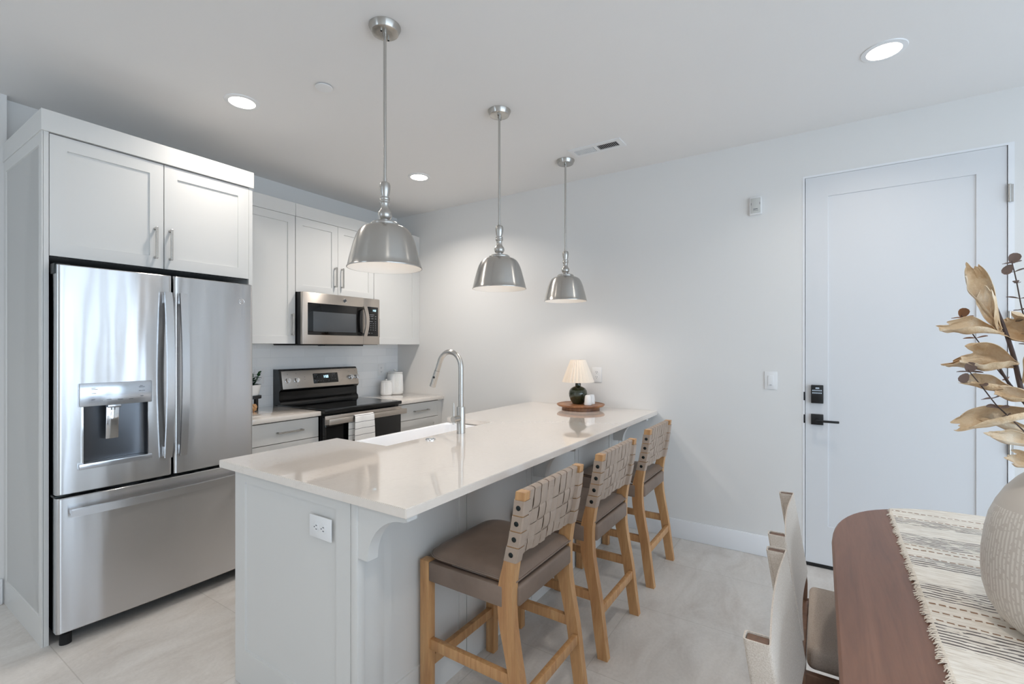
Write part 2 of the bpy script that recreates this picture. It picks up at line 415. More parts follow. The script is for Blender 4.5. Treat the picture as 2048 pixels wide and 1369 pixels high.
# window wall behind the camera
WX0, WX1, WZ = -2.2, 3.08, 2.42
bm = nb(); box(bm, XB, WX0, YB-.12, YB, 0, CEIL); box(bm, WX1, XD+.12, YB-.12, YB, 0, CEIL); box(bm, WX0, WX1, YB-.12, YB, WZ, CEIL)
struct('wall_front', bm, 'wall')
win = root('window_1', None, None, (WX0, YB-.06, 0)); win['kind'] = 'structure'
bm = nb()
box(bm, 0, WX1-WX0, -.04, .04, .0, .07); box(bm, 0, WX1-WX0, -.04, .04, WZ-.07, WZ)
for x, hw in ((-2.165, .035), (-1.1, .04), (0, .04), (1.05, .04), (2.06, .045), (2.41, .016), (2.74, .016), (WX1-.035, .035)): box(bm, x-WX0-hw, x-WX0+hw, -.036, .036, .07, WZ-.07)
tag(obj('window_frame', bm, 'trim', win), kind='structure')
bm = nb(); box(bm, .07, WX1-WX0-.07, -.004, .004, .07, WZ-.07); tag(obj('window_pane', bm, 'pane', win), kind='structure')
# backsplash tile
bm = nb(); box(bm, 1.60, XD, YK-.008, YK, .90, 1.42); struct('trim_1', bm, 'tile')
# baseboards
BH = .135
def baseboard(name, *b):
    bm = nb(); box(bm, *b, .003, 2); return struct(name, bm, 'trim', smooth=True)
baseboard('baseboard_right', XD-.015, XD, DY1+.002, 1.285, 0, BH)
baseboard('baseboard_right', XD-.015, XD, YB, DY0-.002, 0, BH)
baseboard('baseboard_left', XB, .622, YL-.015, YL, 0, BH)
baseboard('baseboard_rear', XB, XB+.015, YB, YL-.015, 0, BH)
# jamb
bm = nb()
for (y0, y1) in ((DY0, DY0+.024), (DY1-.012, DY1)): box(bm, XD-.002, XD+.12, y0, y1, 0, DZ)
box(bm, XD-.002, XD+.12, DY0+.024, DY1-.012, DZ-.012, DZ)
struct('trim_2', bm, 'trim')

# ------------------------------------------------------------------ door (door_1)
door = root('door_1', None, None, (XD, .078, 0)); door['kind'] = 'structure'
RW = DW = .905
# local: x along -Y of world; build in shaker space then rotate so that it faces -x
MD = T((XD+.004, .077, .022)) @ RZ(-math.pi/2)
bm = nb(); shaker(bm, DW, 2.423, .044, .118, .007, MD, top=.128, bot=.24)
d = obj('door_panel', bm, 'door'); origin(d, (XD, .078, 0)); d.parent = door; d.location = (0, 0, 0); d['kind'] = 'structure'
def dpart(name, bm, m, lab=None, smooth=True):
    o = obj(name, bm, m, smooth=smooth); o.data.transform(Matrix.Translation((-XD, -.078, 0))); o.parent = door
    return tag(o, lab)
bm = nb(); box(bm, XD+.001, XD+.03, -.827, .076, .002, .0225); dpart('door_sweep', bm, 'blackm', 'black sweep under the door')
for z in (2.19, 1.52, .86, .25):
    bm = nb(); cyl(bm, (XD-.006, -.835, z-.047), (XD-.006, -.835, z+.047), .0075); box(bm, XD-.003, XD+.002, -.851, -.829, z-.046, z+.046)
    for q_ in (-.03, .03): cyl(bm, (XD-.006, -.835, z+q_-.0012), (XD-.006, -.835, z+q_+.0012), .0079)
    dpart('hinge', bm, 'nickel', 'satin steel hinge')
y = .0145
bm = nb(); box(bm, XD-.022, XD+.003, y-.0325, y+.0325, 1.028, 1.141, .003); kp = dpart('keypad_lock', bm, 'blackm', 'square black keypad deadbolt')
bm = nb()
for i in range(5):
    for j in range(2):
        cyl(bm, (XD-.0225, y+.022-i*.0105, 1.108-j*.0155), (XD-.0232, y+.022-i*.0105, 1.108-j*.0155), .0043, seg=14)
box(bm, XD-.0232, XD-.022, y-.011, y+.009, 1.118, 1.127, .002)
bt = obj('keypad_buttons', bm, emis('keypad backlight', (200, 220, 240), .55)); bt.data.transform(Matrix.Translation((-XD, -.078, 0))); bt.parent = kp
bm = nb(); box(bm, XD-.0228, XD-.022, y-.020, y-.0185, 1.045, 1.075); b2 = obj('keypad_slot', bm, 'bronze'); b2.data.transform(Matrix.Translation((-XD, -.078, 0))); b2.parent = kp
bm = nb(); box(bm, XD-.012, XD+.003, y-.0325, y+.0325, .893, .959, .002); dpart('door_handle_rose', bm, 'blackm', 'square black door rose')
bm = nb(); cyl(bm, (XD-.012, y, .922), (XD-.05, y, .922), .010); box(bm, XD-.058, XD-.045, y-.112, y+.008, .915, .929, .003)
dpart('door_handle', bm, 'blackm', 'black lever door handle')
for z in (1.068, .925):
    bm = nb(); box(bm, XD-.003, XD+.001, .079, .088, z-.028, z+.028, .003); dpart('strike_plate', bm, 'blackm', 'black strike plate lip')

# ------------------------------------------------------------------ wall plates
def plate_face(name, mtx, w_, h_, kind, label, cat):
    """plate in local XZ facing -y"""
    r = root(name, label, cat, mtx.translation); r.rotation_euler = mtx.to_euler()
    bm = nb(); box(bm, -w_/2, w_/2, -.006, 0, -h_/2, h_/2, .0025); obj('cover_plate', bm, 'white', r, smooth=True)
    if kind == 'outlet':
        for s_ in (-1, 1):
            bm = nb(); bmesh.ops.create_cone(bm, cap_ends=True, segments=28, radius1=.0165, radius2=.0165, depth=.003, matrix=T((0, -.0068, s_*.0195)) @ Matrix.Rotation(math.pi/2, 4, 'X') @ Matrix.Diagonal((1, .86, 1, 1)))
            soc = obj('socket', bm, 'white', r, smooth=True)
            bm = nb()
            for q_ in (-1, 1): box(bm, q_*.0062-.0012, q_*.0062+.0012, -.0089, -.0082, s_*.0195-.001, s_*.0195+.0075)
            cyl(bm, (0, -.0082, s_*.0195-.0075), (0, -.0089, s_*.0195-.0075), .0024, seg=12)
            obj('socket_slots', bm, 'inkdark', soc)
    elif kind == 'switch':
        bm = nb(); box(bm, -.0165, .0165, -.009, -.005, -.033, .033, .0015); rk = obj('rocker', bm, 'white', r, smooth=True)
        bm = nb(); box(bm, -.006, .006, -.0095, -.0089, -.0305, -.028); obj('rocker_mark', bm, 'ink', rk)
    return r
def onx(y, z): return T((XD, y, z)) @ RZ(-math.pi/2)
plate_face('light_switch', onx(.27, 1.16), .074, .117, 'switch', 'white rocker light switch on the wall left of the entry door', 'switch')
plate_face('wall_outlet', onx(1.487, 1.158), .08, .117, 'outlet', 'white outlet on the wall just behind the pleated table lamp', 'outlet')
plate_face('wall_outlet', T((3.285, YK-.008, 1.147)), .074, .117, 'outlet', 'white outlet on the tiled backsplash above the two canisters', 'outlet')
plate_face('wall_outlet', T((2.045, YK-.008, 1.147)), .074, .117, 'outlet', 'white outlet on the tiled backsplash behind the potted plant', 'outlet')
plate_face('island_outlet', T((1.0075, 1.449, .752)) @ RZ(-math.pi/2) @ Matrix.Rotation(math.pi/2, 4, 'Y'), .078, .121, 'outlet', 'white outlet mounted sideways on the grey island end panel', 'outlet')
# door chime / detector box high on the wall
r = root('wall_alarm', 'small white alarm box with dark slots, high on the wall beside the entry door', 'alarm', (XD, .357, 2.315), rz=-math.pi/2)
bm = nb(); box(bm, -.036, .036, -.022, 0, -.058, .058, .004); obj('housing', bm, 'white', r, smooth=True)
bm = nb(); box(bm, -.029, .029, -.0245, -.021, -.05, .05, .002); fp = obj('face_plate', bm, mat('grey white plastic', (196, 196, 192), .45), r, smooth=True)
bm = nb()
for q_ in (-1, 1): box(bm, q_*.0255-.001, q_*.0255+.001, -.0252, -.0244, .005, .02)
box(bm, -.013, .013, -.0252, -.0244, -.024, -.0205)
for k in range(4): box(bm, -.014+k*.008, -.010+k*.008, -.0252, -.0244, -.034, -.031)
obj('slots', bm, 'inkdark', fp)

# ------------------------------------------------------------------ ceiling things
def can(x, y, label):
    r = root('recessed_ceiling_light', label, 'ceiling light', (x, y, CEIL), 'recessed lights in the ceiling')
    bm = nb(); lathe(bm, [(.066, -.0015), (.066, -.006), (.086, -.004), (.088, 0), (.066, 0)], 48); obj('trim_ring', bm, 'white', r, smooth=True)
    bm = nb(); lathe(bm, [(.066, 0), (.066, -.003), (.03, -.004)], 48); obj('lens', bm, 'lamp', r)
can(CANS[0][0], CANS[0][1], 'glowing recessed ceiling light above the refrigerator cabinet')
can(CANS[1][0], CANS[1][1], 'glowing recessed ceiling light above the range, smallest in view')
can(CANS[2][0], CANS[2][1], 'glowing recessed ceiling light nearest the entry door')
can(CANS[3][0], CANS[3][1], 'recessed ceiling light over the near end of the dining table')
can(CANS[4][0], CANS[4][1], 'recessed ceiling light left of the refrigerator')
can(CANS[5][0], CANS[5][1], 'recessed ceiling light at the rear of the room')
bm = nb(); lathe(bm, [(.030, 0), (.030, -.004), (.042, -.005), (.043, -.007), (.042, -.009), (.005, -.0095)], 40); tag(obj('sprinkler_cover', bm, 'white', loc=(1.523, 2.168, CEIL), smooth=True), 'flat white sprinkler cover disc on the ceiling left of the first pendant', 'sprinkler')
# vent: long side along the door wall
vx, vy = 3.008, 1.275
r = root('ceiling_vent', 'white slotted air vent in the ceiling beside the farthest pendant', 'vent', (vx, vy, CEIL))
L2, W2 = .185, .068
bm = nb()
for b in ((-W2, W2, -L2, -L2+.032), (-W2, W2, L2-.032, L2), (-W2, -W2+.03, -L2+.032, L2-.032), (W2-.03, W2, -L2+.032, L2-.032), (-W2+.03, W2-.03, -.012, .012)): box(bm, *b, -.007, 0)
obj('frame', bm, 'white', r)
bm = nb(); box(bm, -W2+.02, W2-.02, -L2+.02, L2-.02, -.0008, 0); obj('duct_backing', bm, 'gap', r)
for s_ in (-1, 1):
    bm = nb(); n_ = 12
    for k in range(n_):
        yy = s_*(.016+(L2-.032-.016)*(k+.5)/n_)
        bmesh.ops.create_cube(bm, size=1, matrix=T((0, yy, -.0045)) @ Matrix.Rotation(s_*.75, 4, 'X') @ Matrix.Diagonal((2*W2-.061, .0012, .0074, 1)))
    obj('louvre', bm, 'white', r)

# ------------------------------------------------------------------ pendants
def pendant(x, y, label):
    r = root('pendant_light', label, 'pendant light', (x, y, CEIL), 'pendant lights over the island')
    bm = nb(); lathe(bm, [(.030, -.028), (.052, -.028), (.056, -.026), (.066, -.004), (.066, 0), (.05, 0)], 56)
    c = obj('canopy', bm, 'nickel', r, smooth=True)
    for s_ in (-1, 1):
        bm = nb(); cyl(bm, (s_*.03, s_*.012, -.028), (s_*.03, s_*.012, -.038), .0045, seg=12); obj('screw', bm, 'nickel', c, smooth=True)
    zr = 1.713-CEIL; k = .00059
    bm = nb(); cyl(bm, (0, 0, -.026), (0, 0, zr+.352), .0066, seg=18); cyl(bm, (0, 0, -.026), (0, 0, -.045), .0095, seg=18)
    obj('stem', bm, 'nickel', r, smooth=True)
    P = [(9, 640), (14, 640), (14, 612), (24, 612), (33, 606), (38, 590), (38, 565), (33, 530), (27, 510), (27, 503), (34, 500), (36, 492), (34, 484), (37, 478), (36, 468), (30, 462), (27, 450), (27, 430), (32, 412), (43, 400), (49, 385), (49, 368), (42, 350), (29, 342), (29, 322), (34, 320), (34, 314)]
    # (radius, height above rim) in photograph units, rebased
    P2 = [(a*k, (b-314)*k*1.0+.190+zr) for a, b in P]
    bm = nb(); lathe(bm, P2, 40); obj('turned_finial', bm, 'nickel', r, smooth=True)
    out = [(.034, .196), (.052, .194), (.060, .188), (.060, .181), (.086, .172), (.100, .163), (.110, .150), (.119, .132), (.127, .110), (.134, .085), (.142, .055), (.149, .027), (.1535, .006), (.156, .0035), (.156, 0)]
    bm = nb(); lathe(bm, [(a, b+zr) for a, b in out]+[(.153, zr), (.150, zr+.004), (.146, zr+.026), (.139, zr+.054), (.131, zr+.084), (.124, zr+.108), (.116, zr+.13), (.107, zr+.147), (.097, zr+.159), (.05, zr+.174)], 96)
    for f_ in bm.faces:
        c_ = f_.calc_center_median(); 
        if f_.normal.dot(Vector((c_.x, c_.y, 0))) == 0: pass
    sh = obj('shade', bm, ['nickel', 'shade_in'], r, smooth=True)
    nring = len(out)-1
    for i_, p in enumerate(sh.data.polygons): p.material_index = 1 if i_ >= (nring+1)*96 else 0
    bm = nb(); lathe(bm, [(.012, zr+.172), (.016, zr+.14), (.030, zr+.115), (.034, zr+.09), (.028, zr+.066), (.010, zr+.060)], 32)
    obj('bulb', bm, 'bulb', r, smooth=True)
    l_ = bpy.data.lights.new('pendant_lamp', 'POINT'); l_.energy = .5; l_.color = (1, .90, .82); l_.shadow_soft_size = .035
    o = bpy.data.objects.new('pendant_lamp', l_); COL.objects.link(o); o.location = (x, y, CEIL+zr+.075)
    l_ = bpy.data.lights.new('pendant_beam', 'SPOT'); l_.energy = 8; l_.color = (1, .90, .82); l_.shadow_soft_size = .03; l_.spot_size = math.radians(140); l_.spot_blend = .5
    o = bpy.data.objects.new('pendant_beam', l_); COL.objects.link(o); o.location = (x, y, CEIL+zr+.056)
pendant(1.382, 1.548, 'brushed nickel bell pendant nearest the camera, over the front of the island')
pendant(2.236, 1.548, 'brushed nickel bell pendant hanging in the middle of the three')
pendant(3.093, 1.555, 'brushed nickel bell pendant farthest away, above the pleated table lamp')

# ------------------------------------------------------------------ refrigerator cabinet
YF = 2.98
r = root('refrigerator_cabinet', 'tall pale grey cabinet surround enclosing the refrigerator', 'cabinet', (.628, YF, 0))
def ch(name, bm, m, par, smooth=False, label=None):
    """child built in world coordinates"""
    o = obj(name, bm, m, smooth=smooth); p = par; off = Vector((0, 0, 0))
    while p is not None: off += Vector(p.location); p = p.parent
    o.data.transform(Matrix.Translation(-off)); o.parent = par
    return tag(o, label)
bm = nb(); box(bm, .633, .652, YF, YL, 0, 2.385)
shaker(bm, YL-YF, 2.385, .006, .045, .005, T((.628, YL, 0)) @ RZ(-math.pi/2), top=.07, bot=.13); ch('side_panel', bm, 'cab', r)
bm = nb(); box(bm, 1.562, 1.585, YF, YK-.003, 0, 2.385); ch('side_panel', bm, 'cab', r)
bm = nb(); box(bm, .624, 1.589, YF-.012, YL, 2.372, 2.47, .0015); ch('crown_board', bm, 'cab', r)
bm = nb(); box(bm, .652, 1.562, YF+.022, YL, 1.802, 2.372); ch('cabinet_box', bm, 'cab', r)
bm = nb(); box(bm, .652, 1.562, YF+.02, YF+.024, 1.80, 2.372); ch('face_gap', bm, 'cabdark', r)
for i, (x0, x1, hx) in enumerate(((.6545, 1.1065, 1.066), (1.1105, 1.5605, 1.135))):
    bm = nb(); shaker(bm, x1-x0, .564, .02, .062, .007, T((x0, YF, 1.803))); dd = ch('door', bm, 'cab', r)
    hb = bar_handle(None, hx, YF, 1.935, .168); hb.data.transform(Matrix.Translation((-.628, -YF, 0))); hb.parent = dd

# ------------------------------------------------------------------ refrigerator
RX0, RX1, RY = .660, 1.545, 2.885
rf = root('refrigerator', 'stainless french door refrigerator with a bottom freezer drawer', 'refrigerator', (1.1, RY, 0))
bm = nb(); box(bm, RX0+.012, RX1-.012, RY+.075, 3.62, .045, 1.735); ch('body', bm, 'gap', rf)
bm = nb()
bm.free()
for x in (.68, 1.475): bm = nb(); cyl(bm, (x+.02, RY+.055, 0), (x+.02, RY+.055, .05), .022); ch('foot', bm, 'gap', rf)
def curved_front(bm, x0, x1, z0, z1, y0, y1, hole=None, bow=.012, rad=.016):
    """door slab, front slightly bowed in x, rounded side edges, with optional rectangular hole"""
    cx, hw = (RX0+RX1)/2, (RX1-RX0)/2
    def yf(x):
        y = y0+bow*((x-cx)/hw)**2
        for e in (x0, x1):
            d_ = abs(x-e)
            if d_ < rad: y += rad-math.sqrt(max(rad*rad-(rad-d_)**2, 0))
        return y
    xs = [x0+rad*(1-math.cos(a*math.pi/12)) for a in range(7)]
    xe = [x1-rad*(1-math.cos(a*math.pi/12)) for a in range(7)][::-1]
    mids = [xs[-1]+(xe[0]-xs[-1])*i/10 for i in range(1, 10)]
    if hole: mids = sorted([q_ for q_ in mids if not (hole[0]-.012 < q_ < hole[0]+.012 or hole[1]-.012 < q_ < hole[1]+.012)]+[hole[0], hole[1]])
    X = xs+mids+xe; Z = [z0, z0+.004]+([hole[2], hole[3]] if hole else [])+[z1-.004, z1]
    G = [[bm.verts.new((x, yf(x)+(.004 if j in (0, len(Z)-1) else 0), z)) for x in X] for j, z in enumerate(Z)]
    for j in range(len(Z)-1):
        for i in range(len(X)-1):
            if hole and hole[0]-1e-6 <= X[i] and X[i+1] <= hole[1]+1e-6 and hole[2]-1e-6 <= Z[j] and Z[j+1] <= hole[3]+1e-6: continue
            bm.faces.new((G[j][i], G[j][i+1], G[j+1][i+1], G[j+1][i]))
    Bk = [[bm.verts.new((x, y1, z)) for x in (x0, x1)] for z in (z0, z1)]
    bm.faces.new((Bk[0][0], Bk[1][0], Bk[1][1], Bk[0][1]))
    bm.faces.new(G[0][::-1]+[Bk[0][0], Bk[0][1]]); bm.faces.new(G[-1]+[Bk[1][1], Bk[1][0]])
    bm.faces.new([g_[0] for g_ in G]+[Bk[1][0], Bk[0][0]]); bm.faces.new([g_[-1] for g_ in G][::-1]+[Bk[0][1], Bk[1][1]])
    if hole:
        hy = y1-.004; c_ = [(hole[0], hole[2]), (hole[1], hole[2]), (hole[1], hole[3]), (hole[0], hole[3])]
        fr = [bm.verts.new((a, yf(a), b)) for a, b in c_]; bk = [bm.verts.new((a, hy, b)) for a, b in c_]
        for k in range(4): bm.faces.new((fr[k], bk[k], bk[(k+1) % 4], fr[(k+1) % 4]))
        bmesh.ops.remove_doubles(bm, verts=bm.verts, dist=1e-5)
    return yf
HOLE = (.747, 1.006, .83, 1.11)
bm = nb(); yfn = curved_front(bm, RX0, 1.1115, .70, 1.757, RY, RY+.07, HOLE); ld = ch('left_door', bm, 'steel', rf, smooth=30)
bm = nb(); curved_front(bm, 1.1185, RX1, .70, 1.757, RY, RY+.07); rd = ch('right_door', bm, 'steel', rf, smooth=30)
bm = nb(); curved_front(bm, RX0, RX1, .066, .685, RY, RY+.07); fd = ch('freezer_drawer', bm, 'steel', rf, smooth=30)
# curved door pulls
def pull(par, x, z0, z1, w_=.034):
    bm = nb(); n = 16; rows = []
    for i in range(n+1):
        t_ = i/n; z = z0+(z1-z0)*t_; y = RY-.040-.030*math.sin(math.pi*t_)
        rows.append([bm.verts.new((x+dx, y+dy, z)) for dx, dy in ((-w_/2, 0), (w_/2, 0), (w_/2, .014), (-w_/2, .014))])
    for i in range(n):
        for k in range(4): bm.faces.new((rows[i][k], rows[i][(k+1) % 4], rows[i+1][(k+1) % 4], rows[i+1][k]))
    bm.faces.new(rows[0][::-1]); bm.faces.new(rows[-1])
    es = [e for e in bm.edges if abs((e.verts[0].co-e.verts[1].co).z) > .02]
    bmesh.ops.bevel(bm, geom=es, offset=.003, segments=2, affect='EDGES')
    box(bm, x-.009, x+.009, RY-.034, RY+.006, z0+.004, z0+.055, .002); box(bm, x-.009, x+.009, RY-.034, RY+.006, z1-.055, z1-.004, .002)
    return ch('handle', bm, 'steelh', par, smooth=True, label='long curved steel pull')
pull(ld, 1.081, .80, 1.665); pull(rd, 1.150, .80, 1.665)
bm = nb(); n = 20; rows = []
for i in range(n+1):
    t_ = i/n; x = .70+(1.497-.70)*t_; y = RY-.038-.022*math.sin(math.pi*t_)
    rows.append([bm.verts.new((x, y+dy, z)) for z, dy in ((.600, 0), (.636, 0), (.636, .014), (.600, .014))])
for i in range(n):
    for k in range(4): bm.faces.new((rows[i][k], rows[i][(k+1) % 4], rows[i+1][(k+1) % 4], rows[i+1][k]))
bm.faces.new(rows[0][::-1]); bm.faces.new(rows[-1])
bmesh.ops.bevel(bm, geom=[e for e in bm.edges if abs((e.verts[0].co-e.verts[1].co).x) > .02], offset=.003, segments=2, affect='EDGES')
for x in (.704, 1.452): box(bm, x, x+.045, RY-.030, RY+.012, .609, .627, .002)
ch('handle', bm, 'steelh', fd, smooth=True, label='long horizontal steel pull')
# hinge covers and gaskets
for z in (1.745, .69): bm = nb(); box(bm, RX0-.004, RX0+.05, RY+.028, RY+.09, z-.004 if z < 1 else z-.03, z+.006 if z < 1 else z+.018, .002); ch('hinge_cover', bm, 'bronze', rf, smooth=True)
# dispenser (part) > pieces
yd = yfn(.86)
bm = nb(); box(bm, .734, 1.018, yd-.012, yd+.008, 1.098, 1.207, .003); ctl = ch('dispenser_panel', bm, 'panelsteel', ld, smooth=True, label='glossy silver dispenser control panel')
bm = nb()
def dash(x, z, w_): box(bm, x, x+w_, yd-.0126, yd-.0118, z, z+.0022)
for x, z, w_ in ((.776, 1.182, .016), (.776, 1.176, .024), (.776, 1.157, .018), (.776, 1.128, .013), (.833, 1.124, .018), (.876, 1.122, .022), (.92, 1.12, .018), (.966, 1.182, .012), (.962, 1.176, .024), (.962, 1.158, .009), (.974, 1.158, .013), (.968, 1.131, .012)): dash(x, z, w_)
ch('printed_marks', bm, 'inkdark', ld)
bm = nb(); n = 14; rows = []
for i in range(n+1):
    a = math.pi*i/n; x = .8765-.128*math.cos(a); y = yd+.062-.0*math.sin(a)
    rows.append((bm.verts.new((x, yd+.020+.038*math.sin(a)**.6 if 0 < i < n else yd+.012, 1.104)), bm.verts.new((x, yd+.020+.038*math.sin(a)**.6 if 0 < i < n else yd+.012, .832))))
for i in range(n): bm.faces.new((rows[i][0], rows[i+1][0], rows[i+1][1], rows[i][1]))
ch('dispenser_recess', bm, 'darksteel', ld, smooth=60, label='dark curved dispenser recess')
bm = nb(); box(bm, .732, 1.018, yd-.014, yd+.01, .806, .832, .002); box(bm, .747, 1.006, yd, yd+.055, .826, .831)
ch('drip_tray', bm, 'panelsteel', ld, smooth=True, label='silver drip tray ledge')
for x in (.744, 1.003): bm = nb(); box(bm, x, x+.006, yd-.003, yd+.006, .83, 1.10); ch('recess_trim', bm, 'chrome', ld)
bm = nb(); M4 = T((.862, yd+.012, 1.01)) @ Matrix.Rotation(math.radians(4), 4, 'X'); box(bm, -.025, .025, -.003, .003, -.078, .078, .002); bm.transform(M4)
ch('dispenser_paddle', bm, 'chrome', ld, smooth=True, label='mirror polished paddle')
bm = nb(); box(bm, .84, .893, yd-.006, yd+.035, 1.083, 1.10, .004); cyl(bm, (.862, yd+.004, 1.10), (.862, yd+.004, 1.072), .009); ch('dispenser_nozzle', bm, 'panelsteel', ld, smooth=True)
# round emblem: ring with a small flowing curl
def emblem(cx, cy, cz, R_, par, m='chrome'):
    bm = nb(); n = 32
    tube(bm, [(cx+R_*math.cos(a), cy-.002, cz+R_*math.sin(a)) for a in [2*math.pi*i/n for i in range(n)]]+[(cx+R_, cy-.002, cz+.0001)], R_*.11, 6)
    cyl(bm, (cx, cy-.0012, cz), (cx, cy+.001, cz), R_*.9, seg=28)
    c1 = [(cx+R_*(.05+.42*math.cos(a)), cy-.002, cz+R_*(.0+.42*math.sin(a))) for a in [math.radians(d_) for d_ in range(30, 331, 20)]]
    tube(bm, c1+[(cx+R_*.1, cy-.002, cz-.02*R_)], R_*.09, 6)
    return ch('round_emblem', bm, m, par, smooth=True, label='small round metal emblem')
emblem(1.474, yfn(1.474)-.0005, 1.65, .015, rd, 'steel')

# ------------------------------------------------------------------ wall cabinets
YU = 3.42
def wall_cab(x0, x1, z0, doors, handles, label, z1=2.398):
    r = root('wall_cabinet', label, 'cabinet', (x0, YU, z0))
    bm = nb(); box(bm, x0, x1, YU+.022, YK-.001, z0, 2.42); ch('cabinet_box', bm, 'cab', r)
    bm = nb(); box(bm, x0, x1, YU+.0195, YU+.0215, z0+.002, 2.42); ch('face_gap', bm, 'cabdark', r)
    bm = nb(); box(bm, x0, x1, YU-.004, YK-.001, z1+.002, 2.50, .0008); ch('crown_board', bm, 'cab', r)
    for (a, b), (hx, hz) in zip(doors, handles):
        bm = nb(); shaker(bm, b-a, z1-z0, .019, .058, .007, T((a, YU, z0))); dd = ch('door', bm, 'cab', r)
        h = bar_handle(None, hx, YU, hz, .168); h.data.transform(Matrix.Translation((-x0, -YU, -z0))); h.parent = dd
    return r
wall_cab(1.588, 2.150, 1.405, [(1.59, 2.1485)], [(2.119, 1.553)], 'pale grey tall wall cabinet between the refrigerator cabinet and microwave')
wall_cab(2.1525, 2.921, 1.812, [(2.154, 2.536), (2.539, 2.9195)], [(2.505, 1.963), (2.572, 1.963)], 'pale grey short two door wall cabinet above the microwave')
wall_cab(2.9235, 3.470, 1.405, [(2.925, 3.468)], [(2.958, 1.553)], 'pale grey wall cabinet in the corner right of the microwave')
bm = nb(); box(bm, 3.470, XD-.001, YU+.004, YK-.001, 1.405, 2.50); tag(obj('cabinet_filler', bm, 'cab'), 'narrow grey filler strip between corner wall cabinet and white wall', 'filler strip')

# ------------------------------------------------------------------ microwave
r = root('microwave', 'stainless over the range microwave with a black glass door', 'microwave', (2.155, 3.34, 1.40))
bm = nb(); box(bm, 2.157, 2.917, 3.365, YK-.009, 1.398, 1.808); ch('casing', bm, 'blackm', r)
bm = nb(); box(bm, 2.157, 2.735, 3.335, 3.367, 1.401, 1.808, .004); dr = ch('door', bm, 'steelw', r, smooth=True)
bm = nb(); box(bm, 2.737, 2.9175, 3.337, 3.367, 1.401, 1.808, .004); cp = ch('control_panel', bm, 'steelw', r, smooth=True)
bm = nb(); box(bm, 2.20, 2.728, 3.332, 3.338, 1.475, 1.727, .003); ch('door_glass', bm, 'glass_black', dr, smooth=True, label='black glass door')
bm = nb(); box(bm, 2.245, 2.655, 3.3305, 3.3335, 1.502, 1.66, .001); ch('door_window', bm, 'screen', dr, smooth=True, label='grey see-through window')
bm = nb(); box(bm, 2.775, 2.896, 3.333, 3.339, 1.475, 1.735, .002); ch('keypad_glass', bm, 'glass_black', cp, smooth=True, label='black keypad')
bm = nb(); digits(bm, '1:52', 2.832, 3.3326, 1.695, .017); ch('clock_display', bm, 'led', cp, label='lit clock digits')
bm = nb()
for (x, z, w_) in [(2.80, 1.662, .05), (2.785, 1.648, .02), (2.812, 1.648, .03), (2.86, 1.648, .014), (2.785, 1.63, .02), (2.818, 1.628, .024), (2.86, 1.628, .014), (2.795, 1.603, .04), (2.86, 1.603, .01)]+[(2.783+.026*i, 1.585-.019*j, .009) for i in range(4) for j in range(4)]+[(2.784, 1.50, .02), (2.82, 1.50, .01)]:
    box(bm, x, x+w_, 3.3322, 3.3332, z, z+.0045)
ch('key_marks', bm, 'ink', cp)
bm = nb(); n = 14; rows = []
for i in range(n+1):
    t_ = i/n; z = 1.472+.262*t_; y = 3.300-.018*math.sin(math.pi*t_); xo = -.004+.010*math.sin(math.pi*t_)
    rows.append([bm.verts.new((2.716+xo+dx, y+dy, z)) for dx, dy in ((0, .0), (.035, 0), (.035, .01), (0, .01))])
for i in range(n):
    for k in range(4): bm.faces.new((rows[i][k], rows[i][(k+1) % 4], rows[i+1][(k+1) % 4], rows[i+1][k]))
bm.faces.new(rows[0][::-1]); bm.faces.new(rows[-1]); box(bm, 2.716, 2.74, 3.305, 3.336, 1.476, 1.50); box(bm, 2.716, 2.74, 3.305, 3.336, 1.706, 1.73)
ch('handle', bm, 'steelw', dr, smooth=True, label='curved steel handle')
emblem(2.543, 3.335, 1.767, .013, dr, 'darksteel')
bm = nb(); box(bm, 2.14, 2.5, 3.40, 3.70, 1.392, 1.399); box(bm, 2.36, 2.74, 3.345, 3.44, 1.388, 1.399); ch('vent_grille', bm, 'blackm', r)

# ------------------------------------------------------------------ base cabinets, counters
YB0 = 3.12
def base_cab(x0, x1, label, hx, fillers):
    r = root('base_cabinet', label, 'cabinet', (x0, YB0, 0))
    bm = nb(); box(bm, x0, x1, YB0+.024, YK-.009, .1, .868); box(bm, x0, x1, YB0+.09, YK-.009, 0, .1); ch('cabinet_box', bm, 'cab', r)
    bm = nb(); box(bm, x0, x1, YB0+.0205, YB0+.0235, .1, .868); ch('face_gap', bm, 'cabdark', r)
    a, b = fillers
    for (z0, z1) in ((.715, .860), (.415, .711), (.11, .411)):
        bm = nb(); box(bm, a, b, YB0, YB0+.02, z0, z1, .0015)
        if z0 < .7: bm.free(); bm = nb(); shaker(bm, b-a, z1-z0, .02, .055, .007, T((a, YB0, z0)))
        dd = ch('drawer', bm, 'cab', r)
        h = bar_handle(None, hx, YB0, (z0+z1)/2, .19, False); h.data.transform(Matrix.Translation((-x0, -YB0, 0))); h.parent = dd
    if fillers[1] < x1-.01:
        bm = nb(); box(bm, fillers[1]+.002, x1, YB0+.002, YB0+.022, .1, .868); ch('filler', bm, 'cab', r)
    return r
base_cab(1.588, 2.150, 'pale grey drawer cabinet between refrigerator and range', 1.915, (1.592, 2.146))
base_cab(2.922, XD-.001, 'pale grey drawer cabinet in the corner right of the range', 3.215, (2.928, 3.455))
bm = nb(); box(bm, 1.587, 2.150, 3.093, YK-.009, .87, .902, .002); tag(obj('countertop', bm, 'quartz', smooth=True), 'short white quartz countertop under the potted plant, left of the range', 'countertop')
bm = nb(); box(bm, 2.922, XD-.001, 3.093, YK-.009, .87, .902, .002); tag(obj('countertop', bm, 'quartz', smooth=True), 'short white quartz countertop under the canisters, right of the range', 'countertop')

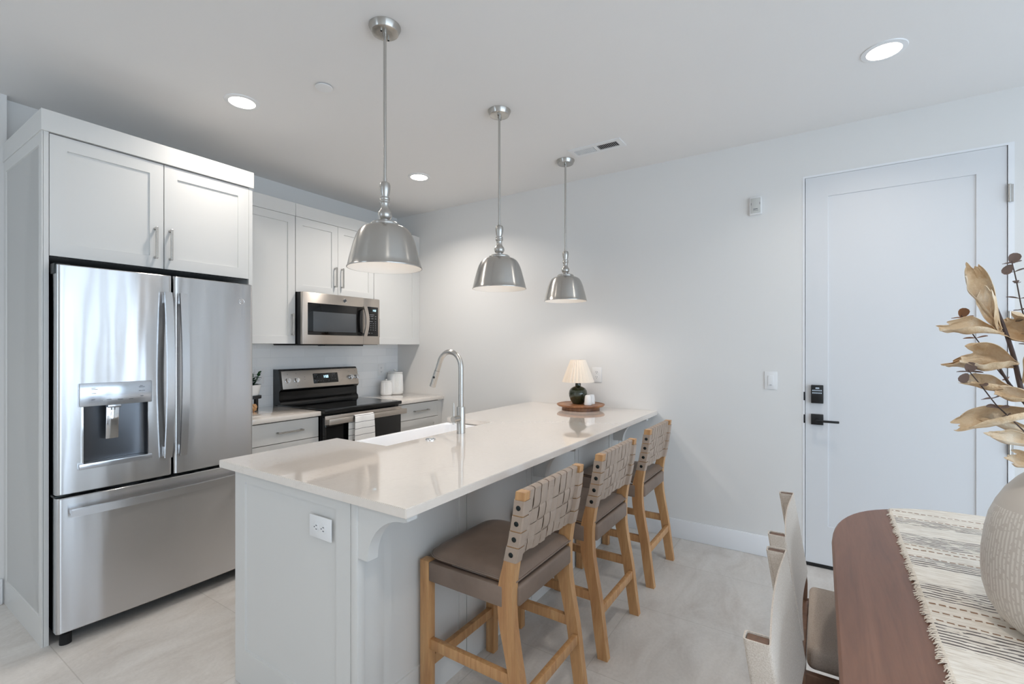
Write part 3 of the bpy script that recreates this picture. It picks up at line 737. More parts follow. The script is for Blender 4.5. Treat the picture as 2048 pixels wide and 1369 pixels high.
# ------------------------------------------------------------------ range
GX0, GX1 = 2.155, 2.917
rg = root('range', 'black and stainless electric range under the microwave', 'stove', (GX0, 3.06, 0))
bm = nb(); box(bm, GX0, GX1, 3.10, 3.72, .03, .885); box(bm, GX0+.03, GX1-.03, 3.14, 3.70, 0, .03); ch('body', bm, 'black', rg)
bm = nb(); box(bm, GX0-.001, GX1+.001, 3.052, 3.675, .884, .912, .006, 3); ck = ch('cooktop', bm, 'black', rg, smooth=True, label='black glass cooktop')
bm = nb(); box(bm, GX0+.02, GX1-.02, 3.085, 3.61, .9125, .9135, .0004); ch('cooktop_glass', bm, 'glass_black', ck)
bm = nb(); box(bm, GX0+.004, GX1-.004, 3.06, 3.10, .255, .862, .004); od = ch('oven_door', bm, 'glass_black', rg, smooth=True, label='black glass oven door')
bm = nb(); box(bm, GX0+.004, GX1-.004, 3.055, 3.064, .800, .866, .002); ch('door_rail', bm, 'steelw', od, smooth=True)
bm = nb(); box(bm, GX0, GX1+.01, 3.000, 3.016, .805, .848, .004); box(bm, GX0, GX0+.04, 3.01, 3.06, .81, .843, .003); box(bm, GX1-.03, GX1+.01, 3.01, 3.06, .81, .843, .003)
ch('handle', bm, 'steelw', od, smooth=True, label='wide flat steel oven handle')
bm = nb(); box(bm, GX0+.004, GX1-.004, 3.065, 3.10, .06, .245, .004); ch('storage_drawer', bm, 'steelw', rg, smooth=True)
# backguard: black housing with slanted stainless control fascia
bm = nb()
prof = [(3.735, .895), (3.628, .895), (3.634, .93), (3.652, .948), (3.652, 1.012), (3.640, 1.022), (3.628, 1.032), (3.660, 1.188), (3.672, 1.196), (3.735, 1.196)]
A_ = [bm.verts.new((GX0, y, z)) for y, z in prof]; B_ = [bm.verts.new((GX1, y, z)) for y, z in prof]
for k in range(len(prof)): bm.faces.new((A_[k], A_[(k+1) % len(prof)], B_[(k+1) % len(prof)], B_[k]))
bm.faces.new(A_[::-1]); bm.faces.new(B_); bg = ch('backguard', bm, 'black', rg, label='black control backguard')
MT = T((0, 3.627, 1.035)) @ Matrix.Rotation(-math.atan2(.032, .156), 4, 'X')      # local XZ plane on the fascia, facing -y
def fas(name, bm, m, lab=None, smooth=True):
    bm.transform(MT); return ch(name, bm, m, bg, smooth, lab)
bm = nb(); box(bm, GX0+.018, GX1+.004, -.003, .004, .0, .150, .003); fas('control_fascia', bm, 'steelw', 'stainless control fascia')
bm = nb(); box(bm, 2.452, 2.700, -.0045, 0, .030, .118, .004); fas('control_display', bm, 'glass_black', 'black display panel')
bm = nb(); digits(bm, '1:50', 2.550, -.0046, .076, .022); fas('clock_digits', bm, 'led', 'lit clock digits')
bm = nb()
for (x, z, w_) in [(2.462, .104, .032), (2.64, .104, .032), (2.465, .085, .008), (2.49, .085, .008), (2.466, .052, .012), (2.492, .052, .01), (2.52, .048, .008), (2.545, .046, .006), (2.60, .05, .008), (2.64, .06, .01), (2.665, .06, .01), (2.64, .084, .008), (2.665, .084, .008)]:
    box(bm, x, x+w_, -.0052, -.0044, z, z+.0035)
for (x, z) in ((2.22, .118), (2.295, .124), (2.37, .09), (2.37, .07), (2.82, .118), (2.885, .122), (2.30, .02)): box(bm, x, x+.008, -.0036, -.003, z, z+.004)
fas('printed_marks', bm, 'ink')
for x in (2.218, 2.296, 2.838, 2.900):
    bm = nb(); z = .068
    cyl(bm, (x, -.003, z), (x, -.010, z), .0235, seg=28); cyl(bm, (x, -.010, z), (x, -.028, z), .020, .0175, seg=28); box(bm, x-.004, x+.004, -.034, -.012, z-.018, z+.018, .0015)
    fas('knob', bm, 'chrome', 'steel control knob')

# ------------------------------------------------------------------ towel over the oven handle
tw = nb(); x0, x1 = 2.372, 2.555; zt = .858
path = [(2.989, .56), (2.989, .66), (2.990, .76), (2.992, .835), (2.996, .850), (3.004, .8545), (3.014, .853), (3.0215, .846), (3.023, .82), (3.025, .74), (3.026, .66)]
nx = 14; G = []
for j, (y, z) in enumerate(path):
    row = []
    for i in range(nx+1):
        u = i/nx; flare = 0 if j > 4 else (4-j)*.0025
        xx = x0-flare+(x1-x0+2*flare)*u + (-.035 if j > 7 else 0)
        row.append(tw.verts.new((xx, y-(.004*math.sin(u*9+j*.3) if j < 4 else 0) - (0 if j < 5 else 0), z)))
    G.append(row)
for j in range(len(path)-1):
    for i in range(nx): tw.faces.new((G[j][i], G[j][i+1], G[j+1][i+1], G[j+1][i]))
tw.normal_update(); thicken(tw, .0035)
tw.transform(T((-2.46, -3.0, -.7)))
tag(obj('dish_towel', tw, 'towel', loc=(2.46, 2.996, .7), smooth=60), 'white dish towel with thin dark stripes hanging from the oven handle', 'towel')

# ------------------------------------------------------------------ canisters, plant on the back counter
def canister(x, y, R_, H_, label):
    r = root('canister', label, 'canister', (x, y, .902), 'white ribbed canisters by the range')
    def ribbed(bm, prof, n=44, amp=.022):
        seg = n*4; rings = []
        for (rr, z, rb) in prof:
            rings.append([bm.verts.new(((rr*(1+rb*amp*math.cos(2*math.pi*k/4)))*math.cos(2*math.pi*k/seg), (rr*(1+rb*amp*math.cos(2*math.pi*k/4)))*math.sin(2*math.pi*k/seg), z)) for k in range(seg)])
        for i in range(len(rings)-1):
            for k in range(seg): bm.faces.new((rings[i][k], rings[i][(k+1) % seg], rings[i+1][(k+1) % seg], rings[i+1][k]))
        bm.faces.new(rings[0][::-1]); bm.faces.new(rings[-1])
    bm = nb(); ribbed(bm, [(R_*.9, 0, 0), (R_*.97, .004, 0), (R_, .012, 0), (R_, H_*.12, 0), (R_*1.0, H_*.14, 1), (R_*.93, H_*.86, 1), (R_*.9, H_*.9, 1), (R_*.86, H_*.93, 0), (R_*.84, H_*.93, 0)])
    obj('jar', bm, 'ceramic', r, smooth=30)
    bm = nb(); lathe(bm, [(R_*.84, H_*.931), (R_*.93, H_*.935), (R_*.94, H_*.965), (R_*.88, H_*.99), (R_*.3, H_*1.01), (R_*.1, H_*1.015), (R_*.1, H_*1.03), (R_*.17, H_*1.05), (R_*.18, H_*1.08), (R_*.12, H_*1.105), (.001, H_*1.11)], 48)
    obj('lid', bm, 'ceramic', r, smooth=True)
canister(3.245, 3.615, .056, .143, 'smaller white ribbed canister with round knob lid beside the range')
canister(3.385, 3.640, .080, .225, 'larger white ribbed canister with round knob lid in the corner')
# little black riser with potted plant
px_, py_ = 1.895, 3.615
r = root('plant_riser', 'small black wooden riser under the potted plant', 'stand', (px_, py_, .902))
bm = nb(); cyl(bm, (0, 0, .087), (0, 0, .108), .085, seg=40); obj('riser_top', bm, 'blackm', r, smooth=True)
for a in range(3):
    bm = nb(); an = a*2.094+.15; box(bm, .05, .072, -.012, .012, 0, .088, .002); bm.transform(RZ(an)); obj('leg', bm, 'blackm', r)
r = root('potted_plant', 'small leafy green plant in a white pot on the black riser', 'plant', (px_, py_, 1.010))
bm = nb(); lathe(bm, [(.058, 0), (.066, .004), (.083, .078), (.085, .083), (.080, .083), (.077, .072)], 40); obj('pot', bm, 'ceramic', r, smooth=True)
bm = nb(); cyl(bm, (0, 0, .066), (0, 0, .072), .076, seg=30); obj('soil', bm, 'soil', r)
bm = nb(); sb = nb()
def leaf(bm, p, d, up, L, W, fold=.15):
    d = d.normalized(); s_ = d.cross(up).normalized(); u_ = s_.cross(d)
    pts = [(0, 0), (.3, .42), (.62, .5), (.88, .3), (1, 0)]
    c = [bm.verts.new(p+d*(L*a)-u_*(L*.12*a*a)) for a, b in pts]
    for sg in (-1, 1):
        e = [bm.verts.new(p+d*(L*a)+s_*(sg*W*b)+u_*(W*b*fold)-u_*(L*.12*a*a)) for a, b in pts[1:-1]]
        bm.faces.new((c[0], c[1], e[0])); bm.faces.new((c[1], c[2], e[1], e[0])); bm.faces.new((c[2], c[3], e[2], e[1])); bm.faces.new((c[3], c[4], e[2]))
for k in range(22):
    a = k*2.4; R_ = .008+.05*((k % 5)/4); h = .045+.06*random.random()+(.04 if k in (1, 6) else 0)
    top = Vector((R_*1.5*math.cos(a), R_*1.5*math.sin(a), .068+h)); bot = Vector((R_*.6*math.cos(a), R_*.6*math.sin(a), .068))
    tube(sb, [bot, (bot+top)/2+Vector((.003, 0, 0)), top], .0016, 6)
    for j in range(9):
        t_ = .12+.88*j/8; p = bot.lerp(top, t_); an = a+j*2.2
        d_ = Vector((math.cos(an), math.sin(an), .35+.8*(j == 8))); leaf(bm, p, d_, Vector((0, 0, 1)), .036, .026)
obj('foliage', bm, 'leaf', r, smooth=True); obj('stems', sb, 'leaf', r)
bm = nb(); bmesh.ops.create_icosphere(bm, subdivisions=3, radius=.024)
for v_ in bm.verts: v_.co *= 1+.12*math.sin(v_.co.x*300+v_.co.z*200); v_.co.z *= 1.2
tag(obj('wooden_ornament', bm, 'oak', loc=(1.868, 3.50, .9305), smooth=True), 'small light wood ornament on the counter in front of the black riser', 'ornament')

# ================================================================== ISLAND
IX0, IXR, IY0, IY1, IZ = .981, XD-.001, 1.01, 2.105, .905
KX, KY = 1.008, 1.285            # end panel face, knee wall face
r = isl = root('kitchen_island', 'pale grey panelled island base carrying the long white countertop', 'kitchen island', (KX, KY, 0))
IE = 2.028
bm = nb(); box(bm, KX+.025, IXR, KY+.02, IE-.022, 0, .66); box(bm, KX+.025, 1.545, KY+.02, IE-.022, .66, .870); box(bm, 2.435, IXR, KY+.02, IE-.022, .66, .870); box(bm, KX+.025, IXR, KY+.02, 1.70, .66, .870)
ch('island_body', bm, 'cab', r)
bm = nb(); shaker(bm, IE-1.294, .874, .022, .075, .007, T((KX, IE, 0)) @ RZ(-math.pi/2), top=.045, bot=.145)
ch('end_panel', bm, 'cab', r)
bm = nb(); box(bm, KX-.001, KX+.03, KY-.027, 1.291, 0, .874, .002); box(bm, KX+.03, 1.135, KY-.006, KY+.02, 0, .874, .001); ch('corner_post', bm, 'cab', r, smooth=True)
# knee wall: stiles and recessed panels
def knee(x0, x1):
    bm = nb(); shaker(bm, x1-x0, .874, .02, .045, .006, T((x0, KY, 0)), top=.05, bot=.155); ch('knee_wall_panel', bm, 'cab', r)
for a, b in ((1.135, 1.605), (1.609, 2.155), (2.159, 2.737), (2.741, 3.31), (3.314, IXR)): knee(a, b)
for i, (a, b) in enumerate(((1.55, 2.165), (2.17, 2.73), (2.735, 3.3))): pass
CX0 = (1.010, 2.172, 3.335)
for i, x in enumerate(CX0):
    bm = nb(); pts = [(KY, .874), (KY, .69), (1.212, .69)]
    cy, cz_, ra, rb = 1.048, .69, .164, .158
    pts += [(cy+ra*math.cos(a), cz_+rb*math.sin(a)) for a in [math.radians(d_) for d_ in range(8, 91, 8)]]+[(1.048, .848), (1.035, .852), (1.035, .874)]
    th = .042
    A_ = [bm.verts.new((x, y, z)) for y, z in pts]; B_ = [bm.verts.new((x+th, y, z)) for y, z in pts]
    for k in range(len(pts)): bm.faces.new((A_[k], A_[(k+1) % len(pts)], B_[(k+1) % len(pts)], B_[k]))
    bm.faces.new(A_[::-1]); bm.faces.new(B_)
    ch('corbel', bm, 'cab', r, smooth=25)
for (a, b) in ((1.00, 1.54), (2.44, 2.95), (2.955, 3.46)):
    if a < KX: a = KX+.026
    bm = nb(); shaker(bm, b-a, .76, .02, .055, .007, T((b, IE, .105)) @ RZ(math.pi)); ch('cabinet_door', bm, 'cab', r)
bm = nb(); shaker(bm, .87, .54, .02, .055, .007, T((2.425, IE, .105)) @ RZ(math.pi)); ch('cabinet_door', bm, 'cab', r)
# countertop with the open notch for the farmhouse sink
SX0, SX1, SY = 1.556, 2.420, 1.732
bm = nb(); ol = [(IX0, IY0), (IXR, IY0), (IXR, IY1), (SX1, IY1), (SX1, SY), (SX0, SY), (SX0, IY1), (IX0, IY1)]
lo = [bm.verts.new((x, y, IZ-.030)) for x, y in ol]; hi = [bm.verts.new((x, y, IZ)) for x, y in ol]
for k in range(8): bm.faces.new((lo[k], lo[(k+1) % 8], hi[(k+1) % 8], hi[k]))
bm.faces.new(lo[::-1]); bm.faces.new(hi)
bmesh.ops.bevel(bm, geom=list(bm.edges), offset=.002, segments=2, affect='EDGES')
tag(obj('island_countertop', bm, 'quartz', smooth=True), 'long white veined quartz countertop on the island with a sink notch', 'countertop')
# farmhouse sink
bm = nb(); x0, x1, y0, y1, zt, zb = SX0+.003, SX1-.003, SY-.008, IE+.075, .872, .655; t_ = .024; R_ = .03
def rrect(x0, x1, y0, y1, rr, z, n=5):
    out = []
    for (cx, cy, a0) in ((x1-rr, y1-rr, 0), (x0+rr, y1-rr, 90), (x0+rr, y0+rr, 180), (x1-rr, y0+rr, 270)):
        for k in range(n+1):
            a = math.radians(a0+90*k/n); out.append(bm.verts.new((cx+rr*math.cos(a), cy+rr*math.sin(a), z)))
    return out
L_ = [rrect(x0, x1, y0, y1, .008, zb), rrect(x0, x1, y0, y1, .008, zt-.006), rrect(x0+.004, x1-.004, y0+.004, y1-.004, .008, zt),
      rrect(x0+t_-.005, x1-t_+.005, y0+t_-.005, y1-t_+.005, .03, zt), rrect(x0+t_, x1-t_, y0+t_, y1-t_, .035, zt-.006),
      rrect(x0+t_+.006, x1-t_-.006, y0+t_+.006, y1-t_-.006, .04, zb+.06), rrect(x0+t_+.03, x1-t_-.03, y0+t_+.03, y1-t_-.03, .05, zb+.022)]
for i in range(len(L_)-1):
    for k in range(24): bm.faces.new((L_[i][k], L_[i][(k+1) % 24], L_[i+1][(k+1) % 24], L_[i+1][k]))
bm.faces.new(L_[0][::-1]); bm.faces.new(L_[-1])
bm.transform(T((-1.99, -1.9, -zb)))
snk = obj('farmhouse_sink', bm, 'sink', loc=(1.99, 1.9, zb), smooth=40); tag(snk, 'white farmhouse sink set into the island countertop', 'sink')
bm = nb(); cyl(bm, (0, 0, .02), (0, 0, .026), .045, seg=32); obj('drain', bm, 'chrome', snk, smooth=True)
bm = nb(); lathe(bm, [(.026, 0), (.026, .004), (.023, .007), (.019, .0075), (.0185, .005), (.014, .005), (.013, .0085), (.001, .0095)], 36)
tag(obj('sink_button', bm, 'chrome', loc=(1.785, 1.662, IZ), smooth=True), 'round metal push button set in the island counter beside the faucet', 'button')
# faucet
fx, fy = 2.02, 1.655
r = root('faucet', 'tall brushed nickel gooseneck faucet behind the island sink', 'faucet', (fx, fy, IZ))
bm = nb(); lathe(bm, [(.0235, 0), (.0235, .142), (.0225, .145), (.0145, .146)], 40); obj('base', bm, 'nickel', r, smooth=True)
pts = [(0, 0, .14), (0, 0, .30), (0, 0, .36)]
n = 16; ra = .080
for k in range(n+1):
    a = math.pi*k/n*.90; pts.append((0, ra-ra*math.cos(a), .36+ra*1.08*math.sin(a)))
e = Vector(pts[-1]); dv = (Vector(pts[-1])-Vector(pts[-2])).normalized(); pts.append(tuple(e+dv*.05))
bm = nb(); tube(bm, pts, .0142, 22); obj('gooseneck', bm, 'nickel', r, smooth=True)
p0 = e+dv*.051; p1 = e+dv*.150
bm = nb(); cyl(bm, p0, p1, .0155, .0175, seg=26); sp_ = obj('spray_head', bm, 'nickel', r, smooth=True)
bm = nb(); o_ = Vector((-.0155, -.004, 0)); c_ = p0.lerp(p1, .42); cyl(bm, c_+o_*.9, c_+o_*1.09, .0065, seg=16); tag(obj('spray_button', bm, 'blackm', sp_), 'small black spray button')
bm = nb(); cyl(bm, (-.018, 0, .083), (-.068, 0, .083), .0165, seg=26); hd = obj('handle_hub', bm, 'nickel', r, smooth=True)
bm = nb(); cyl(bm, (-.062, 0, .055), (-.062, 0, .172), .0058, .0045, seg=14); obj('handle_lever', bm, 'nickel', hd, smooth=True)

# ------------------------------------------------------------------ lamp tray group on the counter
lx, ly = 3.300, 1.530
r = root('wooden_tray', 'round acacia wood turntable tray on the island beside the wall', 'tray', (lx, ly, IZ))
bm = nb(); lathe(bm, [(.140, 0), (.143, .003), (.143, .019), (.140, .022)], 72); obj('tray_foot', bm, 'acacia', r, smooth=True)
bm = nb(); lathe(bm, [(.135, .024), (.172, .027), (.181, .036), (.181, .041), (.174, .0425), (.170, .039), (.05, .038)], 80); obj('tray_top', bm, 'acacia', r, smooth=True)
lpx, lpy = 3.318, 1.560; z0 = IZ+.0385
r = root('table_lamp', 'small lamp with a dark green round base and cream pleated shade', 'table lamp', (lpx, lpy, z0))
bm = nb(); lathe(bm, [(.040, 0), (.044, .004), (.060, .030), (.069, .058), (.071, .078), (.067, .100), (.055, .118), (.036, .129), (.023, .133), (.0215, .136), (.0215, .156), (.019, .158)], 64); obj('base', bm, 'pot', r, smooth=True)
bm = nb(); cyl(bm, (0, 0, .156), (0, 0, .185), .008, seg=20); cyl(bm, (0, 0, .185), (0, 0, .215), .014, seg=20); obj('lamp_socket', bm, 'bronze', r, smooth=True)
bm = nb(); N = 24; rings = []
for (rr, z) in ((.113, .166), (.097, .215), (.072, .285), (.054, .336)):
    rings.append([bm.verts.new(((rr+(.0085 if k % 2 else -.0085)*(rr/.1))*math.cos(2*math.pi*(k+(.5 if k % 2 else 0))/(2*N)), (rr+(.0085 if k % 2 else -.0085)*(rr/.1))*math.sin(2*math.pi*(k+(.5 if k % 2 else 0))/(2*N)), z)) for k in range(2*N)])
for i in range(3):
    for k in range(2*N): bm.faces.new((rings[i][k], rings[i][(k+1) % (2*N)], rings[i+1][(k+1) % (2*N)], rings[i+1][k]))
bm.normal_update(); thicken(bm, .0015); obj('lamp_shade', bm, 'pleat', r)
def shaker_pot(x, y, label):
    r = root('shaker', label, 'shaker', (x, y, z0), 'white salt and pepper shakers')
    bm = nb(); lathe(bm, [(.024, 0), (.0275, .003), (.0285, .010), (.0275, .022), (.0262, .045), (.0235, .066), (.0205, .074), (.012, .078), (.001, .079)], 36)
    obj('shaker_body', bm, 'ceramic', r, smooth=True)
    bm = nb()
    for k in range(5): cyl(bm, (.007*math.cos(k*1.257), .007*math.sin(k*1.257), .0775), (.007*math.cos(k*1.257), .007*math.sin(k*1.257), .0795), .0012, seg=8)
    obj('shaker_holes', bm, 'inkdark', r)
shaker_pot(3.262, 1.452, 'white ceramic shaker nearer the camera, in front of the green lamp base')
shaker_pot(3.330, 1.455, 'white ceramic shaker farther back, half hidden behind the other shaker')

# ================================================================== BAR STOOLS (front towards the island, +y)
def grid_mesh(bm, rows):
    V = [[bm.verts.new(p) for p in row] for row in rows]
    for i in range(len(V)-1):
        for j in range(len(V[0])-1): bm.faces.new((V[i][j], V[i][j+1], V[i+1][j+1], V[i+1][j]))
    return V
SWX = .455; HX = SWX/2; LT = .034
BACK = [(0, -.238, -.192), (.12, -.222, -.174), (.25, -.205, -.157), (.36, -.185, -.134), (.46, -.170, -.112), (.56, -.168, -.110), (.64, -.177, -.128), (.74, -.196, -.155), (.82, -.208, -.171), (.903, -.218, -.182)]
def ys(z):
    for (a, b) in zip(BACK, BACK[1:]):
        if a[0] <= z <= b[0]:
            t_ = (z-a[0])/(b[0]-a[0]); t_s = t_
            return a[1]+(b[1]-a[1])*t_s, a[2]+(b[2]-a[2])*t_s
    return BACK[-1][1:]
def post_mesh(bm, x0, x1):
    S = spline([(p[1], p[2], p[0]) for p in BACK], 4)
    rows = [[bm.verts.new(q_) for q_ in ((x0, s_.x, s_.z), (x1, s_.x, s_.z), (x1, s_.y, s_.z), (x0, s_.y, s_.z))] for s_ in S]
    for i in range(len(rows)-1):
        for k in range(4): bm.faces.new((rows[i][k], rows[i][(k+1) % 4], rows[i+1][(k+1) % 4], rows[i+1][k]))
    bm.faces.new(rows[0][::-1]); bm.faces.new(rows[-1])
    bmesh.ops.bevel(bm, geom=[e for e in bm.edges if len(e.link_faces) == 2 and e.calc_face_angle(0) > 1.0], offset=.0035, segments=2, affect='EDGES')
def make_stool():
    r = root('bar_stool', 'x', 'bar stool', (0, 0, 0), 'bar stools along the island')
    for s_ in (-1, 1):
        a, b = sorted((s_*HX, s_*(HX-LT)))
        bm = nb(); post_mesh(bm, a, b); obj('back_leg', bm, 'oak', r, smooth=True)
        bm = nb(); box(bm, a-.002, b+.002, .205, .248, 0, .576, .003); obj('front_leg', bm, 'oak', r, smooth=True)
    # stretchers
    def st(b, nm='stretcher'): bm = nb(); box(bm, *b, .003); obj(nm, bm, 'oak', r, smooth=True)
    for s_ in (-1, 1):
        a, b = sorted((s_*(HX-.006), s_*(HX-.028))); st((a, b, -.178, .21, .243, .283))
    st((-HX+LT, HX-LT, -.208, -.186, .185, .225)); st((-HX+LT, HX-LT, .212, .236, .165, .205), 'footrest')
    # leather apron between the legs, wrapping the rails
    bm = nb()
    for s_ in (-1, 1): a, b = sorted((s_*(HX+.001), s_*(HX-.03))); box(bm, a, b, -.128, .204, .503, .574, .004)
    box(bm, -HX+LT-.002, HX-LT+.002, -.178, -.14, .503, .574, .010, 3); box(bm, -HX+LT, HX-LT, .212, .246, .503, .574, .004)
    obj('seat_apron', bm, 'leatherd', r, smooth=True)
    # cushion
    bm = nb()
    def ring(inset, z):
        out = []; x0, x1, y0, y1 = -.212+inset, .212-inset, -.165+inset, .232-inset
        for (cx, cy, a0, rr) in ((x1-.07, y1-.07, 0, .07), (x0+.07, y1-.07, 90, .07), (x0+.02, y0+.02, 180, .02), (x1-.02, y0+.02, 270, .02)):
            for k in range(7):
                a = math.radians(a0+15*k); out.append((cx+rr*math.cos(a), cy+rr*math.sin(a), z+(.004 if y0 > 9 else 0)))
        return out
    lv = [(.012, .577), (.002, .581), (0, .585), (-.003, .588), (-.003, .594), (0, .597), (.003, .598), (.012, .609), (.035, .615), (.09, .618)]
    RR = [[bm.verts.new(p) for p in ring(i_, z_)] for i_, z_ in lv]; n_ = len(RR[0])
    for i in range(len(RR)-1):
        for k in range(n_): bm.faces.new((RR[i][k], RR[i][(k+1) % n_], RR[i+1][(k+1) % n_], RR[i+1][k]))
    bm.faces.new(RR[0][::-1]); bm.faces.new(RR[-1])
    cu = obj('seat_cushion', bm, 'leatherd', r, smooth=50)
    bm = nb(); pr_ = ring(-.005, .591); tube(bm, pr_+[pr_[0]], .0032, 6); obj('piping', bm, 'leatherd', cu, smooth=True)
    # back rails
    xi = HX-LT
    def rail(z0, z1):
        ya, yb = ys((z0+z1)/2); c = (ya+yb)/2+.007; bm = nb(); box(bm, -xi, xi, c-.010, c+.010, z0, z1, .003); obj('back_rail', bm, 'oak', r, smooth=True)
    ZT, ZB = .880, .690
    rail(ZT-.012, ZT+.014); rail(ZB-.012, ZB+.012)
    # woven straps
    NV, NH = 8, 4; PX = (2*xi)/NV; ZS = [.690+.0535*i for i in range(NH)]; zlo, zhi = ZB-.015, ZT+.017
    def yc(z): a, b = ys(z); return (a+b)/2+.007
    bm = nb()
    for i in range(NV):
        xc = -xi+PX*(i+.5); hw = PX*.44
        path = []
        zz = [zlo+(zhi-zlo)*k/30 for k in range(31)]
        for z in zz:      # back side (-y) of the weave, going up
            o = 0
            for j, zs in enumerate(ZS):
                d_ = abs(z-zs)/.0267
                if d_ < 1: o = (1 if ((i+j) % 4 < 2) else -1)*min(1, (1-d_)*2.6)
            path.append((yc(z)-.0115-.0036*o if not (z < zlo+.028 or z > zhi-.03) else yc(z)-.0145, z))
        top = [(yc(zhi)-.010, zhi+.0035), (yc(zhi), zhi+.005), (yc(zhi)+.010, zhi+.0035), (yc(zhi)+.0135, zhi-.002)]
        fr = [(yc(z)+.0130, z) for z in zz[27:3:-3]]
        bt_ = [(yc(zlo)+.0125, zlo+.002), (yc(zlo)+.008, zlo-.004), (yc(zlo), zlo-.005), (yc(zlo)-.009, zlo-.0035)]
        P = path+top+fr+bt_+[path[0]]
        vs_ = grid_mesh(bm, [[(xc-hw, y, z), (xc-hw*.93, y-.0007*(1 if k_ < 31 else -1), z), (xc+hw*.93, y-.0007*(1 if k_ < 31 else -1), z), (xc+hw, y, z)] for k_, (y, z) in enumerate(P)])
    bm.normal_update()
    thicken(bm, .0022)
    obj('vertical_straps', bm, 'leather', r, smooth=30)
    for j, zs in enumerate(ZS):
        bm = nb(); hh = .0247; rows = []
        ya, yb = ys(zs); c = yc(zs)
        def add(x, y): rows.append([(x, y+(yc(zs+dz)-c)*1.0, zs+dz) for dz in (-hh, -hh*.93, 0, hh*.93, hh)])
        # wraps left post: start inside front, round the outside face, across the back of the weave, round the right post
        # full loop round the left post, then across to the right post
        yb0, yb1 = ya-.003, yb+.003
        loopL = [(-HX+LT+.0025, yb1-.012), (-HX+LT+.0025, yb1-.004), (-HX+LT-.002, yb1), (-HX+.003, yb1), (-HX-.002, yb1-.003), (-HX-.0025, c), (-HX-.002, yb0+.003), (-HX+.003, yb0), (-HX+LT-.003, yb0), (-HX+LT+.0015, yb0+.0015), (-HX+LT+.003, yb0+.006)]
        for x, y in loopL: add(x, y)
        for i in range(1, NV*6):
            x = -xi+2*xi*i/(NV*6); col_ = min(NV-1, int(i/6)); xc = -xi+PX*(col_+.5); d_ = abs(x-xc)/(PX/2)
            o = (1 if ((col_+j) % 4 < 2) else -1)*min(1, (1-d_)*3.0)
            add(x, c-.0115+.0042*o if i not in (0, NV*6) else c-.0125)
        for x, y in [(-p[0], p[1]) for p in loopL[::-1]]: add(x, y)
        grid_mesh(bm, rows)
        bm.normal_update(); thicken(bm, .0022)
        so = obj('horizontal_strap', bm, 'leather', r, smooth=30)
        for s_ in (-1, 1):
            bm = nb(); q_ = (ya+yb)/2-.001
            lathe(bm, [(.0085, 0), (.0085, .0012), (.0065, .003), (.001, .0036)], 20, m=T((s_*(HX+.0035), q_, zs)) @ Matrix.Rotation(s_*math.pi/2, 4, 'Y'))
            obj('rivet', bm, 'bronze', so, smooth=True)
    return r
stool = make_stool()
S3 = [((1.305+HX, 1.02), 'bar stool nearest the camera, wooden with woven taupe leather back'), ((1.950+HX, 1.015), 'middle bar stool of three, wooden with woven taupe leather back'), ((2.686+HX, 1.028), 'bar stool farthest along the island, next to the white wall')]
for i, ((x, y), lab) in enumerate(S3):
    s_ = stool if i == 0 else copy_thing(stool)
    s_.location = (x, y, 0); s_['label'] = lab

# ================================================================== DINING TABLE
TC, TZ = -.55, .76
def tedge(y, a=.65, b=.52, x0=1.72):
    d_ = min(1, abs(y-TC)/b); return x0+a*(1-d_**2.8)**(1/2.8)
TX0 = .30
r = root('dining_table', 'brown wooden dining table with rounded ends under the striped runner', 'table', (1.32, TC, 0))
bm = nb(); n = 72; out = []
for k in range(n):
    a = 2*math.pi*k/n; c_, s_ = math.cos(a), math.sin(a)
    ex = lambda v_: math.copysign(abs(v_)**(2/2.8), v_)
    x = ex(c_)*.65+(1.72 if c_ > 1e-9 else TX0+.65); out.append((x, TC+ex(s_)*.52))
def tring(inset, z): return [bm.verts.new((1.32+(x-1.32)*(1-inset/1.05), TC+(y-TC)*(1-inset/.52), z)) for x, y in out]
RR = [tring(.03, TZ-.032), tring(.008, TZ-.026), tring(0, TZ-.012), tring(.001, TZ-.005), tring(.006, TZ)]
for i in range(4):
    for k in range(n): bm.faces.new((RR[i][k], RR[i][(k+1) % n], RR[i+1][(k+1) % n], RR[i+1][k]))
bm.faces.new(RR[0][::-1]); bm.faces.new(RR[-1]); ch('tabletop', bm, 'walnut', r, smooth=35)
for x in (.80, 1.60):
    bm = nb(); lathe(bm, [(.165, 0), (.165, .03), (.13, .05), (.12, .69), (.16, .725)], 48, axis_loc=(x, TC, 0)); ch('pedestal', bm, 'walnut', r, smooth=True)
# runner lying across and hanging over the far end
bm = nb(); ny = 40; rows = []
yA, yB = -.205, -.90
for j in range(ny+1):
    y = yA+(yB-yA)*j/ny; xe = tedge(y)+.001; row = []
    wob_ = .004*math.sin(j*1.7)
    for i in range(90): row.append((.52+(xe-.52-.006)*i/89, y+(wob_*0), TZ+.0035+.0008*math.sin(i*1.3+j*.6)))
    row += [(xe+.003, y, TZ+.001), (xe+.006, y, TZ-.006), (xe+.007, y, TZ-.03), (xe+.006, y, TZ-.08), (xe+.007, y, TZ-.14)]
    rows.append(row)
